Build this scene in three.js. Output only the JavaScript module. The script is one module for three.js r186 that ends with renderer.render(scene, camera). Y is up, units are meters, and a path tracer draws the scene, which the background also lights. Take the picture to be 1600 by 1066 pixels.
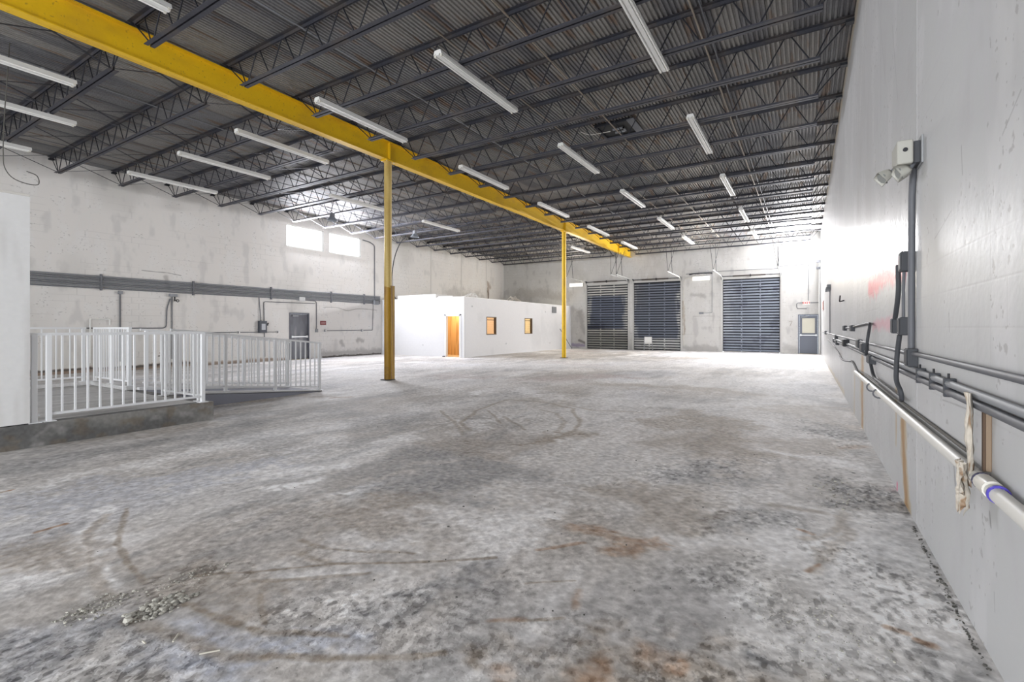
import * as THREE from 'three';
import { mergeGeometries } from 'three/addons/utils/BufferGeometryUtils.js';
import { RoundedBoxGeometry } from 'three/addons/geometries/RoundedBoxGeometry.js';
import { TextGeometry } from 'three/addons/geometries/TextGeometry.js';
import { FontLoader } from 'three/addons/loaders/FontLoader.js';
import { RectAreaLightUniformsLib } from 'three/addons/lights/RectAreaLightUniformsLib.js';

// ---------------------------------------------------------------- camera, sky, lights, exposure
const scene = new THREE.Scene();
const renderer = new THREE.WebGLRenderer({ antialias: true });
renderer.toneMapping = THREE.LinearToneMapping;
renderer.toneMappingExposure = 1.6;
renderer.shadowMap.enabled = true;
RectAreaLightUniformsLib.init();
const camera = new THREE.PerspectiveCamera(THREE.MathUtils.radToDeg(2 * Math.atan(533 / 751)), 1600 / 1066, 0.05, 200);
camera.position.set(0, 1.42, 0);
camera.rotation.y = Math.atan(459 / 751);
camera.setViewOffset(1600, 1066, 0, 21, 1600, 1066);
scene.background = new THREE.Color(0.86, 0.93, 1.0);
scene.backgroundIntensity = 4;
// the room: x from XL to XR, z from ZB (far) to ZF (behind the camera), deck underside at YD
const XL = -19.3, XR = 0.68, ZB = -30.4, ZF = 10.0, YD = 6.53;
function areaLight(color, intensity, w, h, pos, look) {
  const l = new THREE.RectAreaLight(color, intensity, w, h);
  l.position.set(...pos); l.lookAt(...look); scene.add(l); return l;
}
// daylight just inside the clerestory windows, and from unseen dock doors behind the camera
const LIT = { left: 72, back: 265, dock: 21, unseenDockLeft: 7, lamp: 220 };
areaLight(0xf6f7ff, LIT.left, 1.8, 0.85, [XL + 0.1, 5.45, -13.69], [XL + 10, 3.9, -13.69]).name = 'daylight_window';
areaLight(0xf6f7ff, LIT.left, 1.8, 0.85, [XL + 0.1, 5.45, -15.88], [XL + 10, 3.9, -15.88]).name = 'daylight_window_001';
areaLight(0xfaf9fb, LIT.back, 1.8, 0.85, [-0.36, 5.52, ZB + 0.22], [-2.5, 5.2, ZB + 10]).name = 'daylight_window_002';
areaLight(0xf5f7fb, LIT.dock, 3.3, 3.9, [-3.4, 2.0, ZF - 0.04], [-3.4, 2.0, -10]).name = 'unseen_dock_daylight';  // out of view, placed to light the near floor and walls
areaLight(0xf5f7fb, LIT.unseenDockLeft, 3.3, 3.9, [-14.4, 2.0, ZF - 0.04], [-14.4, 2.0, -10]).name = 'unseen_dock_daylight_001';  // out of view, placed to light the near left side

// ---------------------------------------------------------------- helpers
let seed = 1234567;
const rnd = () => { seed = (Math.imul(seed, 1664525) + 1013904223) >>> 0; return seed / 4294967296; };
const V = (x, y, z) => new THREE.Vector3(x, y, z);
const taken = new Map();
function numbered(name) {
  const n = taken.get(name) ?? 0; taken.set(name, n + 1);
  return n ? name + '_' + String(n).padStart(3, '0') : name;
}
function shade(o) { o.castShadow = true; o.receiveShadow = true; return o; }
function mesh(name, geo, mat, parent) {
  const m = shade(new THREE.Mesh(geo, mat)); m.name = name;
  parent.add(m); return m;
}
function thing(name, label, category, pos = [0, 0, 0], turn = 0, group) {
  const o = new THREE.Group(); o.name = numbered(name); o.position.set(...pos); o.rotation.y = turn;
  o.userData = { label, category }; if (group) o.userData.group = group;
  scene.add(o); return o;
}
function solo(name, geo, mat, label, category, pos = [0, 0, 0], group) {
  const m = mesh(numbered(name), geo, mat, scene); m.position.set(...pos);
  m.userData = { label, category }; if (group) m.userData.group = group; return m;
}
function struct(name, label, category, pos = [0, 0, 0]) {
  const o = new THREE.Group(); o.name = name; o.position.set(...pos);
  o.userData = { label, category, kind: 'structure' }; scene.add(o); return o;
}
// box given by its limits
function lim(x0, x1, y0, y1, z0, z1) {
  const g = new THREE.BoxGeometry(Math.abs(x1 - x0), Math.abs(y1 - y0), Math.abs(z1 - z0));
  g.translate((x0 + x1) / 2, (y0 + y1) / 2, (z0 + z1) / 2); return g;
}
function bev(x0, x1, y0, y1, z0, z1, r = 0.006) {
  const g = new RoundedBoxGeometry(Math.abs(x1 - x0), Math.abs(y1 - y0), Math.abs(z1 - z0), 2, r);
  g.translate((x0 + x1) / 2, (y0 + y1) / 2, (z0 + z1) / 2); return g;
}
function merge(list) {
  return mergeGeometries(list.map((g) => { const n = g.index ? g.toNonIndexed() : g; for (const k of Object.keys(n.attributes)) if (!['position', 'normal', 'uv'].includes(k)) n.deleteAttribute(k); return n; }));
}
// a round bar between two points
function bar(a, b, r, seg = 8) {
  const d = b.clone().sub(a), g = new THREE.CylinderGeometry(r, r, d.length(), seg);
  g.applyQuaternion(new THREE.Quaternion().setFromUnitVectors(V(0, 1, 0), d.clone().normalize()));
  g.translate((a.x + b.x) / 2, (a.y + b.y) / 2, (a.z + b.z) / 2); return g;
}
// a flat bar (rectangular section) between two points
function flat(a, b, w, t) {
  const d = b.clone().sub(a), g = new THREE.BoxGeometry(w, d.length(), t);
  g.applyQuaternion(new THREE.Quaternion().setFromUnitVectors(V(0, 1, 0), d.clone().normalize()));
  g.translate((a.x + b.x) / 2, (a.y + b.y) / 2, (a.z + b.z) / 2); return g;
}
// a pipe along points with rounded bends
function pipe(points, r, bend = 0.08, seg = 8) {
  const p = points.map((q) => (Array.isArray(q) ? V(...q) : q)), path = new THREE.CurvePath(); let at = p[0];
  for (let i = 1; i < p.length; i++) {
    if (i < p.length - 1) {
      const a = p[i].clone().sub(p[i - 1]), b = p[i + 1].clone().sub(p[i]), k = Math.min(bend, a.length() * 0.45, b.length() * 0.45);
      const s = p[i].clone().addScaledVector(a.normalize(), -k), e = p[i].clone().addScaledVector(b.normalize(), k);
      path.add(new THREE.LineCurve3(at, s)); path.add(new THREE.QuadraticBezierCurve3(s, p[i], e)); at = e;
    } else path.add(new THREE.LineCurve3(at, p[i]));
  }
  const pts = [];
  path.curves.forEach((c, i) => { const n = c.isLineCurve3 ? 1 : 6; for (let k = i ? 1 : 0; k <= n; k++) pts.push(c.getPoint(k / n)); });
  return sweep(pts, r, seg);
}
function sweep(pts, r, seg = 8) {
  const pos = [], nor = [], uv = [], idx = []; let n = V(0, 0, 0), len = 0;
  for (let i = 0; i < pts.length; i++) {
    const t = pts[Math.min(i + 1, pts.length - 1)].clone().sub(pts[Math.max(i - 1, 0)]).normalize();
    if (!i) n = Math.abs(t.y) < 0.9 ? V(0, 1, 0) : V(1, 0, 0); else len += pts[i].distanceTo(pts[i - 1]);
    n.addScaledVector(t, -n.dot(t)).normalize(); const b = t.clone().cross(n);
    for (let k = 0; k <= seg; k++) {
      const a = (k / seg) * Math.PI * 2, d = n.clone().multiplyScalar(Math.cos(a)).addScaledVector(b, Math.sin(a));
      pos.push(pts[i].x + d.x * r, pts[i].y + d.y * r, pts[i].z + d.z * r); nor.push(d.x, d.y, d.z); uv.push(k / seg, len);
    }
  }
  const w = seg + 1;
  for (let i = 0; i < pts.length - 1; i++) for (let k = 0; k < seg; k++) {
    const a = i * w + k; idx.push(a, a + 1, a + w, a + 1, a + w + 1, a + w);
  }
  for (const [o, s] of [[0, 1], [(pts.length - 1) * w, -1]]) {            // end caps
    const p = pts[o ? pts.length - 1 : 0], c = pos.length / 3, q = pts[o ? pts.length - 2 : 1], t = p.clone().sub(q).normalize();
    pos.push(p.x, p.y, p.z); nor.push(t.x, t.y, t.z); uv.push(0, 0);
    for (let k = 0; k < seg; k++) s > 0 ? idx.push(c, o + k + 1, o + k) : idx.push(c, o + k, o + k + 1);
  }
  const g = new THREE.BufferGeometry();
  g.setAttribute('position', new THREE.Float32BufferAttribute(pos, 3)); g.setAttribute('normal', new THREE.Float32BufferAttribute(nor, 3));
  g.setAttribute('uv', new THREE.Float32BufferAttribute(uv, 2)); g.setIndex(idx); return g;
}
const smooth = (pts, n, closed = false) => new THREE.CatmullRomCurve3(pts.map((p) => V(...p)), closed).getPoints(n);
// a wall slab with openings: outline and holes in metres along the wall, pushed out by depth
function slab(u0, u1, y0, y1, depth, holes = []) {
  const s = new THREE.Shape([[u0, y0], [u1, y0], [u1, y1], [u0, y1]].map((p) => new THREE.Vector2(...p)));
  for (const [a, b, c, d] of holes) s.holes.push(new THREE.Path([[a, c], [a, d], [b, d], [b, c]].map((p) => new THREE.Vector2(...p))));
  return new THREE.ExtrudeGeometry(s, { depth, bevelEnabled: false });
}
const M4 = (x, y, z, p) => new THREE.Matrix4().makeBasis(V(...x), V(...y), V(...z)).setPosition(...p);
const faceLeft = (x) => M4([0, 0, -1], [0, 1, 0], [1, 0, 0], [x, 0, 0]);    // u = -z, faces +x
const faceRight = (x) => M4([0, 0, 1], [0, 1, 0], [-1, 0, 0], [x, 0, 0]);   // u = z, faces -x
const faceBack = (z) => M4([1, 0, 0], [0, 1, 0], [0, 0, 1], [0, 0, z]);     // u = x, faces +z
const faceFront = (z) => M4([-1, 0, 0], [0, 1, 0], [0, 0, -1], [0, 0, z]);  // u = -x, faces -z
const ORD = ['', 'first', 'second', 'third', 'fourth', 'fifth', 'sixth', 'seventh', 'eighth', 'ninth', 'tenth', 'eleventh', 'twelfth', 'thirteenth', 'fourteenth', 'fifteenth', 'sixteenth', 'seventeenth', 'eighteenth', 'nineteenth', 'twentieth'];

// ---------------------------------------------------------------- noise and computed textures
function h2(x, y, s) { let h = Math.imul(x, 374761393) ^ Math.imul(y, 668265263) ^ Math.imul(s, 974634777); h = Math.imul(h ^ (h >>> 13), 1274126177); return ((h ^ (h >>> 16)) >>> 0) / 4294967296; }
function vn(x, y, s) {
  const i = Math.floor(x), j = Math.floor(y); let u = x - i, v = y - j; u = u * u * (3 - 2 * u); v = v * v * (3 - 2 * v);
  const a = h2(i, j, s), b = h2(i + 1, j, s), c = h2(i, j + 1, s), d = h2(i + 1, j + 1, s);
  return a + (b - a) * u + (c - a) * v + (a - b - c + d) * u * v;
}
function fbm(x, y, o, s) { let r = 0, a = 0.5, t = 0; for (let k = 0; k < o; k++) { r += a * vn(x, y, s + k * 17); t += a; a *= 0.5; x = x * 2.03 + 7.1; y = y * 2.03 + 3.7; } return r / t; }
const ss = (a, b, x) => { const t = Math.min(1, Math.max(0, (x - a) / (b - a))); return t * t * (3 - 2 * t); };
function dataTex(w, h, data, srgb = true) {
  const t = new THREE.DataTexture(data, w, h, THREE.RGBAFormat);
  t.magFilter = THREE.LinearFilter; t.minFilter = THREE.LinearFilter; t.wrapS = t.wrapT = THREE.RepeatWrapping;
  if (srgb) t.colorSpace = THREE.SRGBColorSpace; t.needsUpdate = true; return t;
}
// a texture that covers [x0,x1] x [y0,y1] metres; fn fills c (sRGB 0..1) and returns the relief 0..1
function paint(w, h, x0, x1, y0, y1, fn, relief = true) {
  const d = new Uint8Array(w * h * 4), b = relief ? new Uint8Array(w * h * 4) : null, c = [0, 0, 0];
  for (let j = 0, o = 0; j < h; j++) for (let i = 0; i < w; i++, o += 4) {
    const r = fn(x0 + (x1 - x0) * (i + 0.5) / w, y0 + (y1 - y0) * (j + 0.5) / h, c, i, j);
    for (let k = 0; k < 3; k++) d[o + k] = Math.max(0, Math.min(255, c[k] * 255)); d[o + 3] = 255;
    if (b) { b[o] = b[o + 1] = b[o + 2] = Math.max(0, Math.min(255, r * 255)); b[o + 3] = 255; }
  }
  const set = (t) => { t.repeat.set(1 / (x1 - x0), 1 / (y1 - y0)); t.offset.set(-x0 / (x1 - x0), -y0 / (y1 - y0)); return t; };
  return { map: set(dataTex(w, h, d)), bump: b ? set(dataTex(w, h, b, false)) : null };
}
const mix = (c, t, k) => { c[0] += (t[0] - c[0]) * k; c[1] += (t[1] - c[1]) * k; c[2] += (t[2] - c[2]) * k; };
// distance from a point to a polyline
function far(p, x, y) {
  if (p.length === 2) return Math.hypot(x - p[0], y - p[1]);
  let d = 1e9;
  for (let s = 0; s < p.length - 2; s += 2) {
    const dx = p[s + 2] - p[s], dy = p[s + 3] - p[s + 1], t = Math.max(0, Math.min(1, ((x - p[s]) * dx + (y - p[s + 1]) * dy) / (dx * dx + dy * dy + 1e-9))), a = x - p[s] - dx * t, b = y - p[s + 1] - dy * t;
    d = Math.min(d, a * a + b * b);
  }
  return Math.sqrt(d);
}
// strokes of dirt, some of painted light and shade: [kind, width, strength, x, y, x, y, ...]; returns a mask per kind over a raster
function strokes(list, w, h, x0, x1, y0, y1, rough = 1) {
  const masks = {}, N = new Float32Array(w * h * 3);
  for (const [kind, wid, k, ...p] of list) {
    const pad = wid * 1.9; let a = 1e9, b = -1e9, c = 1e9, e = -1e9;
    for (let i = 0; i < p.length; i += 2) { a = Math.min(a, p[i]); b = Math.max(b, p[i]); c = Math.min(c, p[i + 1]); e = Math.max(e, p[i + 1]); }
    const i0 = Math.max(0, Math.floor((a - pad - x0) / (x1 - x0) * w)), i1 = Math.min(w, Math.ceil((b + pad - x0) / (x1 - x0) * w));
    const ta = (c - pad - y0) / (y1 - y0) * h, tb = (e + pad - y0) / (y1 - y0) * h;
    const j0 = Math.max(0, Math.floor(Math.min(ta, tb))), j1 = Math.min(h, Math.ceil(Math.max(ta, tb)));
    if (i0 >= i1 || j0 >= j1) continue;
    const m = masks[kind] ??= new Float32Array(w * h);
    for (let j = j0; j < j1; j++) for (let i = i0; i < i1; i++) {
      const X = x0 + (x1 - x0) * (i + 0.5) / w, Y = y0 + (y1 - y0) * (j + 0.5) / h;
      if (far(p, X, Y) > wid * 2) continue;
      const at = j * w + i, q = rough * Math.min(0.9, wid * 1.3);
      if (N[at * 3] === 0) { N[at * 3] = fbm(X * 2.2, Y * 2.2, 3, 5) + 1e-6; N[at * 3 + 1] = fbm(X * 2.2, Y * 2.2, 3, 91); N[at * 3 + 2] = fbm(X * 14, Y * 14, 2, 33); }
      const d = far(p, X + (N[at * 3] - 0.5) * q * 1.6, Y + (N[at * 3 + 1] - 0.5) * q * 1.6); if (d > wid * 1.5) continue;
      const v = ss(1.0, 0.15, d / wid + (N[at * 3 + 2] - 0.5) * 0.9 * rough) * k * (rough < 1 || kind === 'X' ? 1 : 0.6 + 0.8 * vn(X * 31, Y * 31, 3));
      if (v > m[at]) m[at] = v;
    }
  }
  return masks;
}
const std = (color, roughness = 0.7, metalness = 0, more = {}) => new THREE.MeshStandardMaterial({ color, roughness, metalness, ...more });
const texMat = (t, roughness, bumpScale, more = {}) => new THREE.MeshStandardMaterial({ map: t.map, bumpMap: t.bump, bumpScale, roughness, ...more });
const STAINS_AND_BRIGHTNESS = [['W',0.13,0.7,-4.67,-1.59,-4.25,-1.37,-3.91,-1.23,-3.57,-1.18,-3.26,-1.14],
['T',0.03,0.6,-4.56,-1.66,-4.11,-1.46,-3.84,-1.35,-3.5,-1.28,-3.12,-1.23],
['B',0.06,0.6,-4.5,-1.5,-4.11,-1.3,-3.64,-1.13,-3.4,-1.1,-3.13,-1.08],
['B',0.45,0.6,-4.25,-0.91,-4.09,-1.05,-3.89,-1.19],
['R',0.03,0.75,-4.56,-1.12,-4.56,-1.2,-4.56,-1.27],
['R',0.03,0.6,-5.91,-1.23,-5.92,-1.3],
['D',0.03,0.7,-5.28,-1.19,-5.29,-1.25],
['L',0.55,0.6,-5.44,-1.17,-5.18,-1.89,-5.1,-2.39,-4.77,-2.85],
['W',0.28,0.6,-5.78,-1.2,-5.92,-1.66,-5.9,-2.16,-6.09,-2.86,-5.99,-3.87,-5.85,-4.81],
['D',0.35,0.35,-6.69,-1.39,-6.8,-2,-6.87,-2.82],
['D',0.5,0.4,-7.12,-3.56,-7.37,-4.55,-7.11,-5.58],
['D',0.7,0.35,-5.71,-3.53,-5.6,-4.39,-5.24,-5.53],
['W',0.14,1,-4.04,-2.57,-4,-2.76,-3.92,-2.92],
['W',0.2,0.8,-4.38,-2.83,-4.26,-3.35],
['W',0.22,0.9,-3.34,-2.46,-3.35,-3.01],
['W',0.3,0.6,-4.43,-4.25,-4.31,-4.59],
['W',0.5,0.7,-4.14,-5.66,-4.04,-6.72],
['W',0.35,0.6,-5.16,-3.42,-5.01,-3.88],
['B',0.5,0.55,-3.16,-2.37,-2.82,-2.44,-2.61,-2.6],
['B',0.35,0.7,-2.88,-2.58,-2.86,-2.99],
['D',0.8,0.55,-3.18,-3.27,-2.99,-3.73],
['D',0.5,0.5,-3.69,-3.99,-3.62,-4.23],
['B',0.5,0.5,-3.74,-4.66,-3.06,-4.6],
['B',0.28,0.8,-2.98,-5.32,-2.76,-6.03],
['T',0.054,0.52,-4.08,-5.37,-4.43,-5.68,-4.89,-6.7,-5.1,-8.05,-4.41,-8.13,-3.59,-7.73,-3.01,-6.72,-2.84,-6.12,-2.85,-5.48,-3.06,-5],
['T',0.042,0.45,-5.4,-6.39,-4.61,-5.75,-3.96,-5.11],
['T',0.042,0.45,-4.71,-6.81,-3.91,-6],
['T',0.042,0.45,-4.16,-6.45,-3.41,-5.78],
['T',0.054,0.38,-3.97,-7.34,-3.59,-7.2,-3.17,-6.51,-2.98,-5.89],
['T',0.054,0.38,-3.83,-8.08,-3.26,-7.77,-2.47,-7.96],
['P',1,0.6,-6.21,-11.45,-5.58,-12.62,-4.77,-13.53],
['P',0.7,0.4,-9.24,-11.02,-8.09,-11.08],
['B',0.8,0.45,-4.39,-11.52,-2.82,-11.57,-1.56,-11.54],
['W',0.35,0.8,-6.11,-8.52,-6.35,-9.14],
['W',0.5,0.7,-5.79,-9.62,-4.7,-9.03],
['W',0.9,0.6,-3.95,-8.95,-1.94,-8.89,-0.59,-9.89],
['W',1.5,0.5,-2.59,-5.86,-1.92,-4.84,-2.03,-4.01],
['W',0.55,0.6,-2.7,-2.85,-2.27,-2.95,-1.88,-2.98],
['W',0.3,0.6,-2.53,-2.18,-2.37,-2.31],
['W',0.35,0.5,-1.89,-2.33,-1.72,-2.65],
['T',0.024,0.68,-2.99,-1.39,-2.73,-1.61,-2.46,-1.9,-2.07,-2.16,-1.7,-2.47],
['T',0.03,0.52,-2.89,-2,-2.63,-2.02,-2.43,-2.1,-2.14,-2.25],
['T',0.042,0.52,-2.73,-1.9,-2.46,-1.9],
['T',0.03,0.52,-2.65,-1.53,-2.37,-1.77,-2.19,-1.94],
['W',0.09,0.5,-2.68,-1.58,-2.43,-1.82,-2.14,-2.04],
['T',0.036,0.6,-2.2,-1.3,-2.04,-1.39,-1.85,-1.47],
['T',0.03,0.68,-2.04,-1.21,-1.8,-1.33,-1.58,-1.49,-1.4,-1.64],
['T',0.024,0.52,-2.47,-1.48,-2.24,-1.36],
['B',0.06,0.68,-2.78,-1.05,-2.58,-1.06,-2.33,-1.11,-2.16,-1.14,-2.04,-1.21],
['T',0.036,0.68,-2.71,-1.23,-2.49,-1.26,-2.22,-1.31],
['L',0.22,0.8,-2.38,-1.03,-2.1,-1.1],
['L',0.18,0.8,-2.01,-1.3,-1.76,-1.45],
['L',0.16,0.8,-2.51,-1.17,-2.16,-1.24],
['L',0.3,0.6,-2.94,-0.84,-2.83,-1.03],
['B',0.35,0.6,-2.78,-1.44,-2.52,-1.49],
['W',0.25,0.5,-2.07,-1.59,-2.04,-1.9],
['W',0.2,0.5,-3.74,-0.78,-3.67,-1.02],
['D',0.3,0.5,-2.93,-0.67,-2.83,-0.83,-2.76,-0.95],
['X',0.3,0.9,-2.93,-0.67,-2.75,-0.88],
['X',0.3,0.9,-2.52,-0.76,-2.29,-0.97],
['X',0.25,0.8,-2.96,-1.08,-2.84,-1.29,-2.91,-1.53],
['X',0.25,0.9,-2.12,-1.59,-1.93,-1.84],
['D',0.2,0.5,-1.93,-1.67,-1.85,-1.9,-1.75,-2.28],
['X',0.3,0.7,-1.97,-1.44,-1.7,-1.66],
['X',0.4,0.6,-1.46,-1.9,-1.26,-1.84],
['R',0.06,0.52,-1.43,-3.13,-1.28,-3.17],
['R',0.12,0.56,-1.03,-3.24,-1.02,-3.09,-1.08,-2.96],
['R',0.03,0.45,-1.52,-2.69,-1.31,-2.95],
['T',0.018,0.6,-1.24,-2.02,-1.11,-2.13],
['T',0.018,0.45,-1.39,-2.31,-1.19,-2.48],
['R',0.036,0.38,-1.11,-2.24,-1.14,-2.4],
['R',0.096,0.52,-0.91,-1.79,-0.87,-1.9],
['B',0.35,0.8,-0.9,-1.79,-0.5,-2.01],
['R',0.108,0.38,-0.73,-2.09,-0.66,-2.09],
['R',0.042,0.68,-0.59,-2.05,-0.58,-2.11],
['R',0.03,0.45,-1.36,-1.93,-1.24,-2.03],
['R',0.06,0.38,-1.13,-1.61,-1.16,-1.68],
['X',0.3,0.8,-0.81,-1.83,-0.52,-2.03],
['B',0.55,0.75,-1.77,-7.66,-1.2,-7.6,-0.91,-6.47,-0.8,-6.02],
['B',0.4,0.6,-2.01,-7.1,-1.81,-8.29],
['B',0.3,0.5,-1.63,-6.03,-1.36,-6.61],
['B',0.4,0.6,-1.6,-4,-1.19,-3.85,-0.9,-3.85],
['R',0.12,0.49,-1.45,-3.13,-1.11,-3.15,-0.92,-3.2],
['B',0.3,0.5,-1.22,-3.75,-0.93,-4.27],
['D',0.4,0.6,-1.24,-4.82,-0.93,-5.3],
['X',0.5,0.8,-1.41,-4.74,-0.9,-5.31],
['D',0.4,0.6,-0.92,-5.04,-1.01,-4.63],
['D',0.5,0.6,0.02,-8.18,0.36,-7.75],
['X',0.6,0.9,0.02,-8.18,0.34,-7.23],
['D',0.4,0.7,0.17,-5.38,0.2,-4.85],
['X',0.5,1,0.16,-5.46,0.22,-4.63],
['D',0.4,0.5,0.3,-4.38,0.56,-4.44],
['D',0.3,0.4,0.4,-3.94,0.53,-3.72],
['D',0.3,0.4,0.34,-2.67,0.44,-2.63],
['W',0.35,0.8,-0.3,-6.29,0.04,-6.18],
['W',0.3,0.5,-0.89,-7.9,-0.54,-7.68],
['W',0.3,0.6,-0.62,-4.56,-0.36,-4.53],
['W',0.35,0.6,-0.17,-4.39,0.17,-4.45],
['W',0.35,0.6,-0.28,-3.52,0.15,-3.9],
['W',0.4,0.6,-0.77,-3.52,-0.51,-3.5],
['B',0.06,0.52,0.04,-4.47,0.02,-4.14,-0.09,-3.85,-0.18,-3.76],
['B',0.072,0.52,0.06,-4.1,-0.03,-3.68,-0.14,-3.31],
['B',0.072,0.6,-0.39,-4.37,-0.09,-4.39],
['W',0.12,0.7,-0.65,-4.45,-0.58,-4.14,-0.84,-3.83,-0.88,-3.59],
['R',0.03,0.6,-0.21,-3.93,-0.14,-3.89],
['R',0.03,0.6,-0.17,-3.29,-0.11,-3.42],
['R',0.036,0.68,0.27,-2.83,0.32,-2.81],
['R',0.03,0.45,0.16,-2.88,0.23,-2.87],
['W',0.03,0.9,0.36,-3.12,0.44,-3.11],
['W',0.04,0.8,0.33,-2.88,0.38,-2.83],
['X',0.5,1,-0.23,-2.92,0.06,-2.82,0.22,-3.36],
['X',0.4,1,-0.05,-2.43,0.22,-2.65],
['W',0.4,0.5,0.07,-3.35,0.2,-3.04],
['W',0.4,0.5,-0.24,-2.58,0,-2.41],
['X',0.35,1,-0.48,-2.84,-0.22,-2.72],
['X',0.3,0.8,-0.34,-2.3,-0.23,-2.27],
['D',0.08,0.8,-0.35,-2.3,-0.28,-2.25],
['B',0.25,0.5,-0.25,-6.49,0.2,-6.88],
['R',0.12,0.3,0.2,-6.88,0.44,-7.1],
['K',0.06,0.9,0.54,-5.18,0.67,-5.31],
['B',0.5,0.4,-0.65,-9.37,0.31,-10.43],
['B',0.35,0.45,-0.46,-6.66,-0.06,-6.98],
['D',0.25,0.5,-0.64,-3.77,-0.45,-3.99],
['X',0.3,0.8,-0.72,-3.72,-0.36,-3.95],
['B',0.9,0.5,-6.03,-22.35,-2.75,-24.36],
['D',0.6,0.45,-3.83,-26.07,-1.21,-27.66],
['P',0.8,0.6,-11.92,-26.49,-10.49,-26.48],
['P',0.9,0.3,-8.95,-17.67,-6.64,-16.77],
['B',0.25,0.5,-9.02,-6.28,-7.92,-6.52],
['R',0.06,0.45,-8.19,-6.35,-7.95,-6.71],
['W',0.3,0.8,-9.02,-6.74,-8.71,-7.17],
['B',0.3,0.6,-9.28,-4.74,-8.89,-5.63],
['B',0.4,0.4,-7.99,-1.77,-7.78,-2.68,-7.79,-3.8],
['W',1.2,0.35,-11.9,-12.56,-9.6,-13.97,-6.59,-14.91],
['D',0.4,0.35,0.34,-4.02,0.47,-3.51],
['D',0.4,0.4,-0.1,-11.51,0.48,-10.06],
['W',2.2,0.55,-3.84,-11.85,-1.57,-13.92],  // from here on, wide white strokes paint brightness into the floor
['W',1.6,0.5,-4.72,-6.88,-3.11,-7.03],
['W',3,0.5,-11.29,-13.93,-0.61,-21.18],
['W',1.5,0.45,-0.96,-8.47,-0.2,-6.9],
['W',1.6,0.5,-2.04,-5.78,-1.38,-4.64],
['W',2.5,0.5,-11.6,-10.03,-8.8,-8.83,-6.87,-10]];
const RUBBLE_PLACES = [['pale crumbled rubble in a small heap on the near left floor',[[-2.8,-1.07,-2.8,-1.23,200,0.017,0.08]]],
['line of crumbs left of the rubble heap on the near floor',[[-3.08,-0.86,-3.04,-1.04,90,0.011,0.08]]],
['scattered crumbs along the dark band on the left floor',[[-3.01,-1.24,-2.95,-1.55,70,0.009,0.08],[-3.15,-1.03,-2.99,-1.2,40,0.009,0.06]]],
['fine grit scattered over the rough floor near the right wall',[[-0.22,-2.78,0.18,-2.78,110,0.006,0.25],[-0.04,-2.39,0.27,-2.67,80,0.006,0.15],[0.16,-5.35,0.22,-4.63,60,0.012,0.2]]],
['tiny dark specks strewn over the middle of the floor',[[-3.84,-3.66,-0.04,-5.01,60,0.009,2.2],[-2.68,-1.58,-0.17,-2.89,40,0.006,0.9]]],
['dark crumbs along the foot of the right wall',[[0.65,-4.43,0.64,-2.69,160,0.008,0.015]]]];
const TWIGS = [[[-2.43,-1.05],[-2.47,-1.09],'short straw standing angled near the rubble heap'],[[-2.24,-1.07],[-2.19,-1.13],'longest pale straw on the bluish patch of floor'],[[-2.55,-0.98],[-2.52,-0.98],'tiny straw left of the other two']];
// ---------------------------------------------------------------- floor: four concrete slabs, stained, with some brightness painted in
const KIND = { W: [0.96, 0.955, 0.955], L: [0.755, 0.765, 0.80], B: [0.645, 0.605, 0.56], D: [0.55, 0.55, 0.555], R: [0.62, 0.48, 0.37], T: [0.59, 0.54, 0.48], P: [0.68, 0.62, 0.61], K: [0.86, 0.48, 0.60] };
const ORDER = ['L', 'P', 'W', 'D', 'B', 'T', 'R', 'K'];
function floorTex(w, h, x0, x1, z0, z1) {   // v = 0 is z0 (near), v = 1 is z1 (far)
  const masks = strokes(STAINS_AND_BRIGHTNESS, w, h, x0, x1, z0, z1), X = masks.X;
  return paint(w, h, x0, x1, z0, z1, (x, z, c, i, j) => {
    const a = fbm(x * 0.45, z * 0.22, 3, 11), b = fbm(x * 1.6, z * 0.8, 4, 23), f = fbm(x * 28, z * 28, 4, 47), g = fbm(x * 5, z * 1.5, 4, 61), at = j * w + i;
    c[0] = 0.795; c[1] = 0.782; c[2] = 0.77;
    mix(c, KIND.W, ss(0.5, 0.75, b) * 0.55); mix(c, KIND.D, ss(0.53, 0.75, 1 - b) * 0.35);
    mix(c, KIND.B, ss(0.52, 0.72, a) * 0.35); mix(c, KIND.L, ss(0.55, 0.7, 1 - a) * 0.4);
    mix(c, KIND.D, ss(0.55, 0.78, g) * 0.35); mix(c, KIND.W, ss(0.58, 0.8, 1 - g) * 0.4);
    for (const k of ORDER) if (masks[k]) mix(c, KIND[k], masks[k][at]);
    const r = X ? X[at] : 0, s = f - 0.5, e = fbm(x * 38, z * 26, 4, 77), q = ss(0.4, 0.62, fbm(x * 2.4, z * 1.4, 3, 81)) * 0.35 + r;
    const dk = ss(0.56, 0.68, e) * q, lt = ss(0.45, 0.33, e) * q;
    for (let k = 0; k < 3; k++) c[k] += s * (0.30 + 0.1 * r) - dk * 0.17 + lt * 0.10;
    return 0.5 + s * 0.5 + (b - 0.5) * 0.3 - dk * 0.35 + lt * 0.25;
  });
}
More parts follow.
